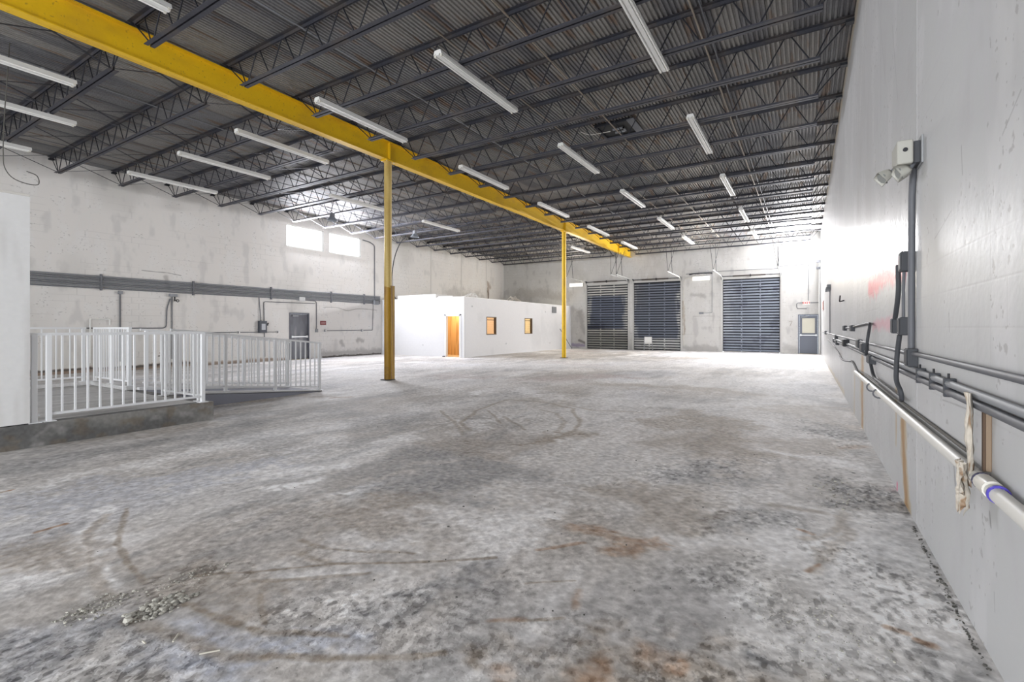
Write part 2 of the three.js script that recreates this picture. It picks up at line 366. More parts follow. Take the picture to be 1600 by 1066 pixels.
{
  const fl = struct('floor', 'stained grey concrete warehouse floor with tyre tracks, dusty patches and painted-in brightness', 'floor');
  const plan = [[2048, 1536, -7, -2.6, 0, -3.2], [2048, 1536, -2.6, XR, 0, -3.2], [2048, 1408, -7, XR, -3.2, -7.5], [1792, 1792, XL, XR, -7.5, ZB], [640, 768, XL, -7, ZF, -7.5], [256, 256, -7, XR, ZF, 0]];
  for (const [w, h, x0, x1, z0, z1] of plan) {
    const t = floorTex(w, h, x0, x1, z0, z1);
    for (const q of [t.map, t.bump]) { q.repeat.set(1, 1); q.offset.set(0, 0); }
    mesh('concrete_slab', lim(x0 - (x0 === XL ? 0.2 : 0), x1 + (x1 === XR ? 0.2 : 0), -0.2, 0, z0, z1 - (z1 === ZB ? 0.2 : 0)), texMat(t, 0.78, 0.006), fl);
  }
}

// ---------------------------------------------------------------- painted block walls
const WHITE = [0.86, 0.855, 0.84];
// block courses are nearly filled with paint: only a faint relief and a little dirt tell them
function wallTex(w, h, u0, u1, y0, y1, o) {
  const masks = strokes(o.wallMarks ?? [], w, h, u0, u1, y0, y1, o.rough ?? 0.6);
  return paint(w, h, u0, u1, y0, y1, (u, y, c, i, j) => {
    const a = fbm(u * 0.6, y * 0.35, 3, 7), b = fbm(u * 3, y * 1.5, 4, 29), f = fbm(u * 26, y * 26, 3, 53), at = j * w + i;
    c[0] = o.base[0]; c[1] = o.base[1]; c[2] = o.base[2];
    mix(c, [0.70, 0.69, 0.67], ss(0.55, 0.8, a) * o.dirt); mix(c, [0.90, 0.90, 0.90], ss(0.55, 0.75, b) * 0.25); mix(c, [0.66, 0.655, 0.65], ss(0.62, 0.8, 1 - b) * o.dirt * 0.8);
    const row = Math.floor(y / 0.203), cy = Math.abs(y / 0.203 - row - 0.5), cx = Math.abs((u / 0.406 + (row & 1) * 0.5) % 1 + (u < 0 ? 1 : 0)) % 1, k = vn(u * 1.3, y * 2.1, 71);
    const jt = Math.max(ss(0.46, 0.5, cy), ss(0.485, 0.5, Math.abs(cx - 0.5))) * ss(0.45, 0.75, k);
    mix(c, [0.62, 0.61, 0.60], jt * o.joint);
    if (f < 0.25 && b > 0.56) mix(c, [0.45, 0.44, 0.43], 0.3);
    for (const n in masks) mix(c, o.colors[n], masks[n][at]);
    return 0.55 + (f - 0.5) * 0.35 + (b - 0.5) * 0.5 - jt * (o.rel ?? 0.3);
  });
}
const wallRough = (t, r, bs) => texMat(t, r, bs);
// right wall: three runs of painted block, the near one ends at the control joint
{
  const wr = struct('wall_right', 'long white painted block wall with rust runs and red paint', 'wall');
  const colors = { R: [0.66, 0.49, 0.31], O: [0.74, 0.63, 0.45], S: [0.87, 0.36, 0.42], G: [0.50, 0.50, 0.50], F: [0.88, 0.55, 0.62], K: [0.90, 0.35, 0.55], Y: [0.80, 0.73, 0.60] };
  const wallMarks = [
    ['S', 0.17, 0.95, -7.5, 1.90, -6.5, 1.91, -5.8, 1.92, -4.95, 1.92], ['F', 0.09, 0.5, -7.1, 1.44, -6.3, 1.45, -5.4, 1.47],
    ['O', 0.34, 0.6, -8.35, 0.9, -8.4, 0.05], ['R', 0.18, 0.75, -8.3, 0.95, -8.38, 0.1], ['O', 0.12, 0.4, -9.6, 0.7, -9.7, 0.05],
    ['R', 0.10, 0.75, -5.05, 0.62, -4.98, 0.35, -4.9, 0.05], ['O', 0.2, 0.75, -5.0, 0.6, -4.85, 0.0], ['O', 0.06, 0.6, -5.35, 1.05, -5.4, 0.4],
    ['K', 0.035, 1, -5.33, 0.06, -5.33, 0.0], ['G', 0.02, 0.6, -3.45, 0.68, -3.42, 0.58], ['G', 0.012, 0.6, -2.86, 0.62, -2.84, 0.56],
    ['G', 0.008, 0.5, -4.7, 2.95, -4.9, 2.5], ['G', 0.007, 0.5, -5.6, 4.2, -5.3, 3.4], ['G', 0.007, 0.45, -6.6, 5.0, -6.0, 3.8], ['G', 0.006, 0.5, -3.9, 1.97, -3.5, 2.06], ['G', 0.006, 0.45, -3.7, 1.0, -3.1, 1.02],
    ['G', 0.01, 0.5, -3.55, 1.5, -3.54, 1.4], ['G', 0.008, 0.5, -3.3, 2.35, -3.28, 2.2], ['G', 0.006, 0.5, -2.8, 0.3, -2.79, 0.22], ['G', 0.008, 0.5, -6.9, 3.3, -6.85, 3.2], ['G', 0.006, 0.4, -2.7, 2.2, -2.5, 2.3],
    ['Y', 0.25, 0.6, -5, 6.4, -12, 6.45], ['Y', 0.25, 0.6, -12, 6.45, -22, 6.45], ['Y', 0.12, 0.5, -12, 0.05, -20, 0.05],
  ];
  const runs = [[ZF, -1.5, 256, 128, 0.004, 0.55, 0], [-1.5, -4.45, 1024, 1536, 0.003, 0.5, 0], [-4.45, -12, 1280, 1024, 0.006, 0.42, 0], [-12, ZB, 1024, 512, 0.006, 0.36, 0]];
  for (const [a, b, w, h, bs, ro, step] of runs) {
    const t = wallTex(w, h, b, a, 0, 6.7, { base: [0.775, 0.777, 0.78], dirt: 0.2, joint: 0.12, rel: 0.12, wallMarks, colors });
    const g = slab(b + (b === ZB ? -0.2 : b === -4.45 ? 0.006 : 0), a - (a === -4.45 ? 0.006 : 0), 0, 6.7, 0.2 + step); g.applyMatrix4(faceRight(XR + 0.2)); mesh('wall_run', g, wallRough(t, ro, bs), wr);
  }
  mesh('joint_filler', lim(XR + 0.004, XR + 0.19, 0, 6.7, -4.46, -4.44), std(0x7a7a7b, 0.9), wr);
}
// left wall
const HOLE_L = [[12.74, 14.63, 4.99, 5.94], [14.95, 16.83, 4.99, 5.94], [12.87, 13.86, 0, 2.08]];
{
  const wl = struct('wall_left', 'tall white painted block wall with clerestory windows', 'wall');
  const colors = { G: [0.55, 0.54, 0.53], B: [0.47, 0.38, 0.31], D: [0.30, 0.28, 0.26], R: [0.50, 0.30, 0.24], N: [0.62, 0.61, 0.59] };
  const wallMarks = [['G', 0.02, 0.7, 7.4, 3.37, 8.2, 3.36, 8.6, 3.3], ['G', 0.12, 0.45, 8.1, 3.2, 8.2, 2.9], ['B', 0.16, 0.75, 3, 0.05, 9, 0.06], ['B', 0.12, 0.6, 9, 0.05, 12.6, 0.05], ['D', 0.06, 0.8, 3, 0.12, 9, 0.12],
    ['G', 0.25, 0.4, 14.6, 0.2, 16.5, 0.18, 18.2, 0.2], ['D', 0.07, 0.8, 14.6, 0.03, 18.2, 0.04], ['G', 0.18, 0.5, 15.6, 0.8, 15.7, 0.6], ['G', 0.16, 0.45, 16.6, 0.8, 16.9, 0.7],
    ['R', 0.05, 0.9, 7.95, 0.52], ['D', 0.03, 0.8, 7.9, 0.42, 8.05, 0.44], ['B', 0.14, 0.6, 28.3, 4.5, 28.35, 3.1], ['D', 0.09, 0.7, 28.3, 4.0, 28.4, 3.0], ['B', 0.25, 0.4, 28.2, 4.6, 28.5, 4.3], ['G', 0.6, 0.25, 24, 3.6, 26, 3.4], ['G', 0.5, 0.35, 27, 3.6, 28, 3.2]];
  const t = wallTex(2048, 640, -10, 31, 0, 6.7, { base: [0.875, 0.865, 0.85], dirt: 0.3, joint: 0.3, wallMarks, colors });
  const g = slab(-ZF, -ZB + 0.2, 0, 6.7, 0.2, HOLE_L); g.applyMatrix4(faceLeft(XL - 0.2)); mesh('wall_run', g, wallRough(t, 0.75, 0.004), wl);
}
{ // pale pilaster seams on the left wall beyond the office
  const tr = struct('trim_1', 'pale vertical seams on the left wall above the office', 'trim');
  for (const z of [-22.2, -25.2, -28.1]) mesh('pour_seam', bev(XL, XL + 0.012, 2.9, 6.4, z - 0.05, z + 0.05, 0.004), std(0xd2d0cc, 0.85), tr);
}
// back wall
const HOLE_B = [[-12.70, -9.76, 0, 4.36], [-9.48, -6.48, 0, 4.34], [-4.2, -1.16, 0, 4.28], [-0.36, 0.60, 0, 2.13], [-1.27, 0.62, 5.05, 6.0]];
{
  const wb = struct('wall_back', 'white painted block end wall with three dock doors', 'wall');
  const colors = { G: [0.58, 0.57, 0.56], B: [0.50, 0.42, 0.34], D: [0.33, 0.31, 0.30], V: [0.55, 0.50, 0.62], N: [0.62, 0.60, 0.57] };
  const wallMarks = [['G', 0.3, 0.4, -6.2, 0.2, -4.5, 0.2], ['V', 0.18, 0.7, -13.7, 0.2, -12.8, 0.25], ['D', 0.12, 0.6, -13.2, 0.55, -12.8, 0.4], ['G', 0.4, 0.5, -13.2, 2.5, -12.8, 1.2], ['B', 0.1, 0.5, -6.35, 3, -6.3, 1], ['G', 0.2, 0.4, -5.9, 3.4, -5.2, 3.3], ['G', 0.02, 0.6, -5.8, 2.1, -4.6, 2.1], ['G', 0.3, 0.3, -0.9, 0.3, -0.6, 0.2], ['N', 0.5, 0.35, -18, 4, -14, 3.6]];  // grey diagonal beside the office paints the shadow it casts
  const t = wallTex(1280, 512, XL, 0.7, 0, 6.7, { base: [0.825, 0.82, 0.805], dirt: 0.45, joint: 0.35, wallMarks, colors });
  const g = slab(XL - 0.2, XR, 0, 6.7, 0.2, HOLE_B); g.applyMatrix4(faceBack(ZB - 0.2)); mesh('wall_run', g, wallRough(t, 0.75, 0.004), wb);
}
// front wall out of view behind the camera; its unseen dock doors light the hall
{
  const wf = struct('wall_front', 'white block wall out of view behind the viewer, with unseen open dock doors lighting the hall', 'wall');
  const t = wallTex(512, 256, -0.7, 19.3, 0, 6.7, { base: WHITE, dirt: 0.4, joint: 0.3, colors: {} });
  const g = slab(-XR - 0.2, -XL + 0.2, 0, 6.7, 0.2, [[1.7, 5.1, 0, 4], [12.7, 16.1, 0, 4]]); g.applyMatrix4(faceFront(ZF + 0.2)); mesh('wall_run', g, wallRough(t, 0.8, 0.004), wf);
  mesh('outer_apron', lim(XL, XR, -0.2, -0.001, ZF + 0.2, ZF + 8), std(0x9a9891, 0.9), wf);
}

// ---------------------------------------------------------------- roof: corrugated deck sheets under a slab
{
  const c = struct('ceiling', 'dark grey corrugated steel roof deck carried by open joists', 'ceiling');
  mesh('roof_slab', lim(XL - 0.2, XR + 0.2, YD + 0.035, YD + 0.25, ZB - 0.2, ZF + 0.2), std(0x55534f, 0.95), c);
  const rib = [[0, 0.03], [0.026, 0.03], [0.034, 0], [0.068, 0], [0.0762, 0.03]];
  const L = 5.8, W = 0.762;
  function sheet() {
    const pts = []; for (let k = 0; k < 10; k++) for (let i = k ? 1 : 0; i < rib.length; i++) pts.push([k * 0.0762 + rib[i][0], rib[i][1]]);
    const pos = [], uv = [];
    for (let i = 0; i < pts.length - 1; i++) {
      const [x0, y0] = pts[i], [x1, y1] = pts[i + 1];
      for (const [x, y, z] of [[x0, y0, 0], [x1, y1, 0], [x1, y1, -L], [x0, y0, 0], [x1, y1, -L], [x0, y0, -L]]) { pos.push(x, y, z); uv.push(x, z); }
    }
    // the turned-up lip at the side lap hangs a little below the next sheet
    for (const [x, y, z] of [[W - 0.004, -0.012, 0], [W, 0.03, 0], [W, 0.03, -L], [W - 0.004, -0.012, 0], [W, 0.03, -L], [W - 0.004, -0.012, -L]]) { pos.push(x, y, z); uv.push(x, z); }
    const g = new THREE.BufferGeometry(); g.setAttribute('position', new THREE.Float32BufferAttribute(pos, 3)); g.setAttribute('uv', new THREE.Float32BufferAttribute(uv, 2)); g.computeVertexNormals(); return g;
  }
  const g = sheet(), tone = [[0.52, 0.515, 0.505], [0.485, 0.485, 0.49], [0.55, 0.54, 0.525]];
  const mats = tone.map((b, n) => {
    const t = paint(128, 1024, 0, W, 0, L, (x, z, col) => {
      const a = fbm(x * 2, z * 0.5, 3, 100 + n * 9), r = fbm(x * 9, z * 1.2, 3, 140 + n * 9), s = fbm(x * 40, z * 40, 2, 170);
      for (let k = 0; k < 3; k++) col[k] = b[k];
      mix(col, [0.37, 0.37, 0.39], ss(0.5, 0.75, a) * 0.7); mix(col, [0.47, 0.36, 0.28], ss(0.62, 0.8, r) * 0.6);
      for (let k = 0; k < 3; k++) col[k] += (s - 0.5) * 0.06; return 0.5;
    }, false);
    return new THREE.MeshStandardMaterial({ map: t.map, roughness: 0.6, metalness: 0.1, side: THREE.DoubleSide });
  });
  for (let i = 0; i < 27; i++) for (let j = 0; j < 7; j++) {
    const m = mesh('deck_sheet', g, mats[Math.floor(h2(i, j, 3) * 3)], c); m.position.set(XL - 0.3 + i * W, YD, ZF - j * L);
  }
}
// ---------------------------------------------------------------- steel: girder, columns, joists
const steelTex = paint(256, 256, 0, 2, 0, 2, (x, y, c) => { const a = fbm(x * 3, y * 3, 4, 201), f = fbm(x * 40, y * 40, 2, 205); c[0] = 0.245; c[1] = 0.25; c[2] = 0.285; mix(c, [0.36, 0.33, 0.31], ss(0.5, 0.75, a) * 0.6); for (let k = 0; k < 3; k++) c[k] += (f - 0.5) * 0.06; return f; }, false);
const STEEL = new THREE.MeshStandardMaterial({ map: steelTex.map, roughness: 0.6, metalness: 0.15 });
const DARKSTEEL = std(0x23252d, 0.65, 0.15), GREYSTEEL = std(0x6d6f74, 0.6, 0.1), GALV = std(0x8d9094, 0.6, 0.1), CREAM = std(0xd9d6cc, 0.55), WHITEM = std(0xe6e6e3, 0.5), BLACK = std(0x17181b, 0.6);
const yellowTex = paint(512, 512, 0, 4, 0, 4, (x, y, c) => { const a = fbm(x * 1.2, y * 2, 4, 301), f = fbm(x * 30, y * 30, 3, 305); c[0] = 0.93; c[1] = 0.755; c[2] = 0.10; mix(c, [0.85, 0.67, 0.16], ss(0.45, 0.7, a) * 0.7); mix(c, [0.55, 0.40, 0.18], ss(0.72, 0.85, f) * 0.5); for (let k = 0; k < 3; k++) c[k] += (f - 0.5) * 0.03; return f; }, false);
const YELLOW = new THREE.MeshStandardMaterial({ map: yellowTex.map, roughness: 0.5, metalness: 0 });
const XB = -9.65;
{
  const b = thing('steel_girder', 'yellow painted steel I-beam carrying the roof joists along the hall', 'beam', [XB, 5.93, ZB]);
  const L = ZF - ZB, run = (x0, x1, y0, y1) => { const g = lim(x0, x1, y0, y1, 0, L), p = g.attributes.position, u = g.attributes.uv; for (let i = 0; i < p.count; i++) u.setXY(i, p.getZ(i), p.getY(i) + p.getX(i)); return g; };
  mesh('web', run(-0.006, 0.006, 0.016, 0.484), YELLOW, b);
  mesh('bottom_flange', run(-0.1, 0.1, 0, 0.018), YELLOW, b); mesh('top_flange', run(-0.1, 0.1, 0.482, 0.5), YELLOW, b);
  const st = lim(0.006, 0.095, 0.018, 0.482, -0.006, 0.006), sl = lim(-0.095, -0.006, 0.018, 0.482, -0.006, 0.006);
  for (const z of [-9.35, -20.45, -28]) for (const g of [st, sl]) { const m = mesh('stiffener', g, YELLOW, b); m.position.z = z - ZB; }
  const hole = mesh('stiffener', lim(0.006, 0.06, 0.3, 0.48, -0.006, 0.006), YELLOW, b); hole.position.z = -16.7 - ZB;
}
function steelColumn(z, label, guard) {
  const c = thing('steel_column', label, 'column', [XB, 0, z]);
  const tall = new THREE.CylinderGeometry(0.1, 0.1, 5.88, 24); tall.translate(0, 5.88 / 2 + 0.02, 0);
  const u = tall.attributes.uv; for (let i = 0; i < u.count; i++) u.setXY(i, u.getX(i) * 0.6, u.getY(i) * 5.9);
  mesh('shaft', tall, guard ? YPALE : YELLOW, c);
  mesh('base_plate', bev(-0.14, 0.14, 0, 0.022, -0.14, 0.14), DARKSTEEL, c); const cap = mesh('cap_plate', bev(-0.12, 0.12, 5.9, 5.929, -0.16, 0.16), YELLOW, c);
  for (const [x, zz] of [[-0.09, -0.13], [0.09, -0.13], [-0.09, 0.13], [0.09, 0.13]]) mesh('cap_bolt', bar(V(x, 5.885, zz), V(x, 5.9, zz), 0.014, 6), WHITEM, cap);
  if (guard) {
    const g = merge([lim(0.102, 0.112, 0.022, 2.55, -0.13, 0.005), lim(0.05, 0.112, 0.022, 2.55, -0.14, -0.13)]);
    const gm = mesh('corner_guard', g, guardMat, c); gm.userData.label = 'darker scuffed yellow steel guard';
  }
  return c;
}
const pale = paint(256, 1024, 0, 0.65, 0, 5.9, (x, y, c) => { const a = fbm(x * 6, y * 1.2, 4, 321), f = fbm(x * 40, y * 40, 2, 327); c[0] = 0.79; c[1] = 0.69; c[2] = 0.42; mix(c, [0.70, 0.58, 0.30], ss(0.4, 0.7, a) * 0.6); if (y < 2.5 + (a - 0.5) * 0.08) { mix(c, [0.66, 0.50, 0.10], 1); mix(c, [0.45, 0.32, 0.16], ss(0.55, 0.75, a) * 0.6 + (y < 0.35 ? ss(0.4, 0.6, f) * 0.4 : 0)); } for (let k = 0; k < 3; k++) c[k] += (f - 0.5) * 0.04; return f; }, false);
const YPALE = new THREE.MeshStandardMaterial({ map: pale.map, roughness: 0.5 });
const guardT = paint(256, 1024, -1, 1, -1.5, 1.5, (x, y, c) => { const a = fbm(x * 8, y * 3, 4, 331), f = fbm(x * 40, y * 20, 3, 337); c[0] = 0.66; c[1] = 0.51; c[2] = 0.14; mix(c, [0.42, 0.28, 0.14], ss(0.5, 0.72, a) * 0.8); mix(c, [0.80, 0.70, 0.55], ss(0.72, 0.8, f) * 0.7); return f; }, false);
const guardMat = new THREE.MeshStandardMaterial({ map: guardT.map, roughness: 0.6 });
steelColumn(-9.35, 'near round yellow steel column with scuffed corner guard', true);
steelColumn(-20.45, 'far round yellow steel column in front of the dock doors', false);

// open-web joists: double-angle chords with bent-rod webs; the left bay is cross-bridged
const JZ = (k) => -5.08 - 1.524 * k;
const angle2 = (x0, x1, y, up) => {          // two angles back to back with a slot between them
  const t = 0.005, s = up ? 1 : -1, parts = [];
  for (const q of [-1, 1]) {
    const leg = lim(x0, x1, y, y + s * 0.064, q * 0.012, q * 0.018), foot = lim(x0, x1, y, y + s * t, q * 0.012, q * 0.078); parts.push(leg, foot);
  }
  const g = merge(parts), p = g.attributes.position, u = g.attributes.uv; for (let i = 0; i < p.count; i++) u.setXY(i, p.getX(i), p.getZ(i) + p.getY(i)); return g;
};
const webGeo = new Map();
function webRod(parent, x0, y0, x1, y1) {
  const len = Math.hypot(x1 - x0, y1 - y0), key = len.toFixed(3); let g = webGeo.get(key);
  if (!g) { g = new THREE.CylinderGeometry(0.0115, 0.0115, len, 6); webGeo.set(key, g); }
  const m = mesh('web_rod', g, DARKSTEEL, parent); m.position.set((x0 + x1) / 2, (y0 + y1) / 2, 0); m.rotation.z = Math.atan2(y1 - y0, x1 - x0) - Math.PI / 2; return m;
}
// local y = 0 is the underside of the bottom chord, 0.58 the top of the top chord
const YJ = 5.95, HT = YD - YJ - 0.005;
function makeJoist(name, x0, x1, b0, b1, panels) {     // bearing ends x0..x1, bottom chord b0..b1
  const j = new THREE.Group(); j.name = numbered(name); scene.add(j);
  mesh('top_chord', angle2(x0, x1, HT, false), STEEL, j); mesh('bottom_chord', angle2(b0, b1, 0, true), STEEL, j);
  const n0 = b0 + 0.1, p = (b1 - b0 - 0.2) / panels, q = 0.035, yb = 0.02, yt = HT - 0.025;
  for (let k = 0; k < panels; k++) {
    const a = n0 + k * p, m = a + p / 2;
    webRod(j, a + q, yb, m - q, yt); webRod(j, m + q, yt, a + p - q, yb);
  }
  webRod(j, n0 - q, yb, x0 + 0.06, yt); webRod(j, n0 + panels * p + q, yb, x1 - 0.06, yt);
  webRod(j, n0 - q * 0.5, yb, n0 - 0.28, yt); webRod(j, n0 + panels * p + q * 0.5, yb, n0 + panels * p + 0.28, yt);
  const seat = lim(0, 0.12, 0, 0.045, -0.06, 0.06);
  for (const x of [x0, x1 - 0.12]) { const s = mesh('bearing_seat', seat, DARKSTEEL, j); s.position.set(x, HT - 0.094, 0); }
  return j;
}
const right0 = makeJoist('roof_joist', XB + 0.02, XR, -9.02, 0.21, 12), left0 = makeJoist('roof_joist', XL, XB - 0.02, -18.75, -10.37, 11);
// bars from this joist to the next one away from the viewer
const BRX = [-18.7, -16.1, -13.4, -10.42];
const upBar = flat(V(0, 0.03, 0), V(0, HT - 0.05, -1.524), 0.04, 0.006), downBar = flat(V(0, HT - 0.05, 0), V(0, 0.03, -1.524), 0.04, 0.006);
const withBridging = left0.clone();
for (const x of BRX) { for (const g of [upBar, downBar]) { const m = mesh('bridging_bar', g, DARKSTEEL, withBridging); m.position.x = x + (g === upBar ? 0.02 : -0.02); } }
for (let k = -2; k <= 16; k++) {
  const n = 17 - k, z = JZ(k);
  const words = n === 1 ? 'nearest the back wall' : ORD[n] ? ORD[n] + ' from the back wall' : 'number ' + n + ' from the back wall';
  const r = k === -2 ? right0 : right0.clone(); if (k > -2) { r.name = numbered('roof_joist'); scene.add(r); }
  r.position.set(0, YJ, z); r.userData = { label: 'dark open-web steel joist in the right bay, ' + words, category: 'joist', group: 'roof joists of the right bay' };
  let l;
  if (k === 16) { l = left0; } else { l = withBridging.clone(); l.name = numbered('roof_joist'); scene.add(l); }
  l.position.set(0, YJ, z); l.userData = { label: 'dark open-web steel joist in the left bay, ' + words, category: 'joist', group: 'roof joists of the left bay' };
}

// ---------------------------------------------------------------- ceiling conduits, fan vent, high-bay lamps
function conduit(name, pts, r, mat, label, category = 'conduit', bend = 0.08, group) { return solo(name, pipe(pts, r, bend), mat, label, category, [0, 0, 0], group); }
const TAN = std(0x9a8f82, 0.6, 0.2);
const yc = YD - 0.09;
conduit('ceiling_conduit', [[-1.53, yc, 4], [-1.53, yc, -29.5]], 0.016, TAN, 'tan metal conduit under the deck along the right row of strip lights');
conduit('ceiling_conduit', [[-1.40, yc, 4], [-1.40, yc, -29.5]], 0.014, GREYSTEEL, 'grey metal conduit beside the tan one over the right row of lights');
conduit('ceiling_conduit', [[-4.1, yc, 4], [-4.1, yc, -29.5]], 0.016, TAN, 'tan metal conduit passing under the roof fan hatch');
conduit('ceiling_conduit', [[-5.34, yc, 4], [-5.34, yc, -29.5]], 0.012, TAN, 'thin tan conduit above the middle row of strip lights');
conduit('ceiling_conduit', [[-7.2, yc, 4], [-7.2, yc, -29.5]], 0.012, GALV, 'thin pale conduit between middle lights and yellow beam');
conduit('ceiling_conduit', [[-12.6, yc, 4], [-12.6, yc, -29.5]], 0.012, GALV, 'thin pale conduit in the left bay next to the beam');
conduit('ceiling_conduit', [[-14.6, yc, 4], [-14.6, yc, -29.5]], 0.01, GREYSTEEL, 'thin grey conduit in the middle of the left bay');
conduit('ceiling_conduit', [[-17.4, yc, 4], [-17.4, yc, -29.5]], 0.01, GREYSTEEL, 'thin grey conduit in the left bay nearest the windows');
{
  const v = thing('roof_fan_hatch', 'dark square roof fan hatch with torn wiring in the right bay', 'roof vent', [-4.1, YD - 0.05, -11.9]);
  const rim = merge([lim(-0.42, 0.42, -0.02, 0.05, 0.4, 0.46), lim(-0.42, 0.42, -0.02, 0.05, -0.46, -0.4), lim(-0.46, -0.4, -0.02, 0.05, -0.46, 0.46)]);
  mesh('rim', rim, DARKSTEEL, v); mesh('side_plate', bev(0.38, 0.56, -0.03, 0.0, -0.46, 0.5), GREYSTEEL, v); mesh('dark_panel', lim(-0.4, 0.4, 0.02, 0.04, -0.4, 0.4), BLACK, v);
  mesh('motor_bracket', merge([lim(-0.1, 0.2, -0.04, 0.0, -0.12, -0.08), lim(-0.1, 0.2, -0.04, 0.0, 0.08, 0.12), lim(0.16, 0.2, -0.04, 0, -0.12, 0.12)]), GALV, v);
  mesh('loose_wire', sweep(smooth([[-0.9, 0.03, 0.3], [-0.7, -0.05, 0.2], [-0.5, -0.03, 0.1], [-0.2, 0, 0.0]], 24), 0.01, 6), CREAM, v);
}
function stripLight(x, z0, label, group) {
  const f = stripProto ? stripProto.clone() : new THREE.Group();
  f.name = numbered('strip_light'); scene.add(f); f.position.set(x, 5.85, z0); f.userData = { label, category: 'light', group };
  if (!stripProto) {
    const L = 2.44, pr = new THREE.Shape([[-0.085, 0.0], [-0.035, 0.02], [-0.03, -0.012], [0.03, -0.012], [0.035, 0.02], [0.085, 0.0], [0.06, 0.075], [-0.06, 0.075]].map((p) => new THREE.Vector2(...p)));
    const g = new THREE.ExtrudeGeometry(pr, { depth: L, bevelEnabled: false }); g.translate(0, 0, -L); mesh('housing', g, WHITEM, f);
    const tb = new THREE.CylinderGeometry(0.013, 0.013, L - 0.1, 10); tb.rotateX(Math.PI / 2);
    for (const s of [-1, 1]) {
      const m = mesh('tube', tb, std(0xf2f2ee, 0.25), f); m.position.set(s * 0.06, -0.012, -L / 2);
      for (const e of [-0.03, -L + 0.03]) { const k = mesh('socket', bev(-0.016, 0.016, -0.03, 0.022, -0.015, 0.015, 0.004), CREAM, m); k.position.set(0, 0.012, e + L / 2); }
    }
    for (const e of [-0.45, -1.98]) mesh('hanger', merge([lim(-0.07, 0.07, 0.075, 0.08, e - 0.02, e + 0.02), lim(-0.062, -0.057, 0.075, 0.106, e - 0.02, e + 0.02), lim(0.057, 0.062, 0.075, 0.106, e - 0.02, e + 0.02)]), GALV, f);
    stripProto = f;
  }
  return f;
}
let stripProto = null;
const rowsZ = [-1.45, -6.02, -10.6, -15.2, -19.8, -24.35], near = ['nearest the viewer', 'second from the viewer', 'third from the viewer', 'fourth from the viewer', 'second from the back wall', 'nearest the back wall'];
for (const [x, name] of [[-8.15, 'row along the yellow beam'], [-5.1, 'middle row of the right bay'], [-2.08, 'row nearest the right wall']])
  for (let i = x === -8.15 ? 0 : 1; i < 6; i++) stripLight(i ? x : -7.6, i ? rowsZ[i] : -0.8, 'white strip light, ' + near[i] + ' in the ' + name, 'strip lights of the right bay');
for (const [x, name] of [[-11.0, 'left-bay row beside the beam'], [-13.65, 'middle row of the left bay'], [-16.6, 'left-bay row nearest the windows']])
  for (let i = 0; i < 6; i++) {
    if ((i === 2 && x !== -13.65) || (i === 3 && x !== -13.65) || i === 4 || (i === 5 && x !== -11.0)) continue;
    stripLight(i || x !== -11.0 ? x : -11.4, i ? rowsZ[i] : x === -11.0 ? -0.9 : -1.56, 'white strip light, ' + (x === -13.65 && i === 3 ? 'farthest from the viewer' : near[i]) + ' in the ' + name, 'strip lights of the left bay');
  }
function highBay(x, y, z, label) {
  const o = thing('high_bay_lamp', label, 'light', [x, y, z], 0, 'high-bay lamps');
  mesh('reflector', new THREE.LatheGeometry([[0.2, 0], [0.19, 0.02], [0.1, 0.14], [0.06, 0.16]].map((p) => new THREE.Vector2(...p)), 20), std(0x9aa0a8, 0.4, 0.4, { side: THREE.DoubleSide }), o);
  mesh('ballast_box', bev(-0.07, 0.07, 0.15, 0.3, -0.07, 0.07), GREYSTEEL, o); mesh('stem', bar(V(0, 0.29, 0), V(0, YD - y, 0), 0.01), GREYSTEEL, o);
}
highBay(-15.8, 5.6, -12.37, 'grey high-bay lamp hanging above the left clerestory windows'); highBay(-15.5, 5.62, -16.7, 'grey high-bay lamp behind the near column top');
// dangling cable at the far left
solo('hanging_cable', sweep(smooth([[-12.2, 6.55, -2.66], [-12.2, 5.9, -2.63], [-12.2, 5.09, -2.59], [-12.2, 4.5, -2.58], [-12.2, 4.27, -2.6], [-12.2, 4.12, -2.7], [-12.2, 4.06, -2.91], [-12.2, 4.09, -3.04], [-12.2, 4.24, -3.02], [-12.2, 4.29, -2.88]], 60), 0.008, 6), std(0x55544f, 0.7), 'thin grey cable dangling from the roof with a curled end', 'cable');

// ---------------------------------------------------------------- windows
function clerestory(n, label, w, h, place) {
  const g = struct('window_' + n, label, 'window'); g.applyMatrix4(place);
  const f = 0.035, fr = (a, b, c, d) => lim(a, b, c, d, -0.12, -0.04);
  mesh('window_frame', merge([fr(0, w, 0, f), fr(0, w, h - f, h), fr(0, f, 0, h), fr(w - f, w, 0, h)]), WHITEM, g);
  mesh('pane', lim(f, w - f, f, h - f, -0.085, -0.08), new THREE.MeshPhysicalMaterial({ color: 0xffffff, transmission: 1, thickness: 0, roughness: 0.05, ior: 1.45 }), g);
  mesh('sill', bev(-0.02, w + 0.02, -0.03, 0.0, -0.04, 0.03), WHITEM, g);
  return g;
}
clerestory(1, 'left one of two bright clerestory windows in the left wall', 1.89, 0.95, M4([0, 0, -1], [0, 1, 0], [1, 0, 0], [XL, 4.99, -12.74]));
clerestory(2, 'right one of two bright clerestory windows in the left wall', 1.88, 0.95, M4([0, 0, -1], [0, 1, 0], [1, 0, 0], [XL, 4.99, -14.95]));
clerestory(3, 'bright clerestory window high in the back wall corner', 1.89, 0.95, M4([1, 0, 0], [0, 1, 0], [0, 0, 1], [-1.27, 5.05, ZB]));
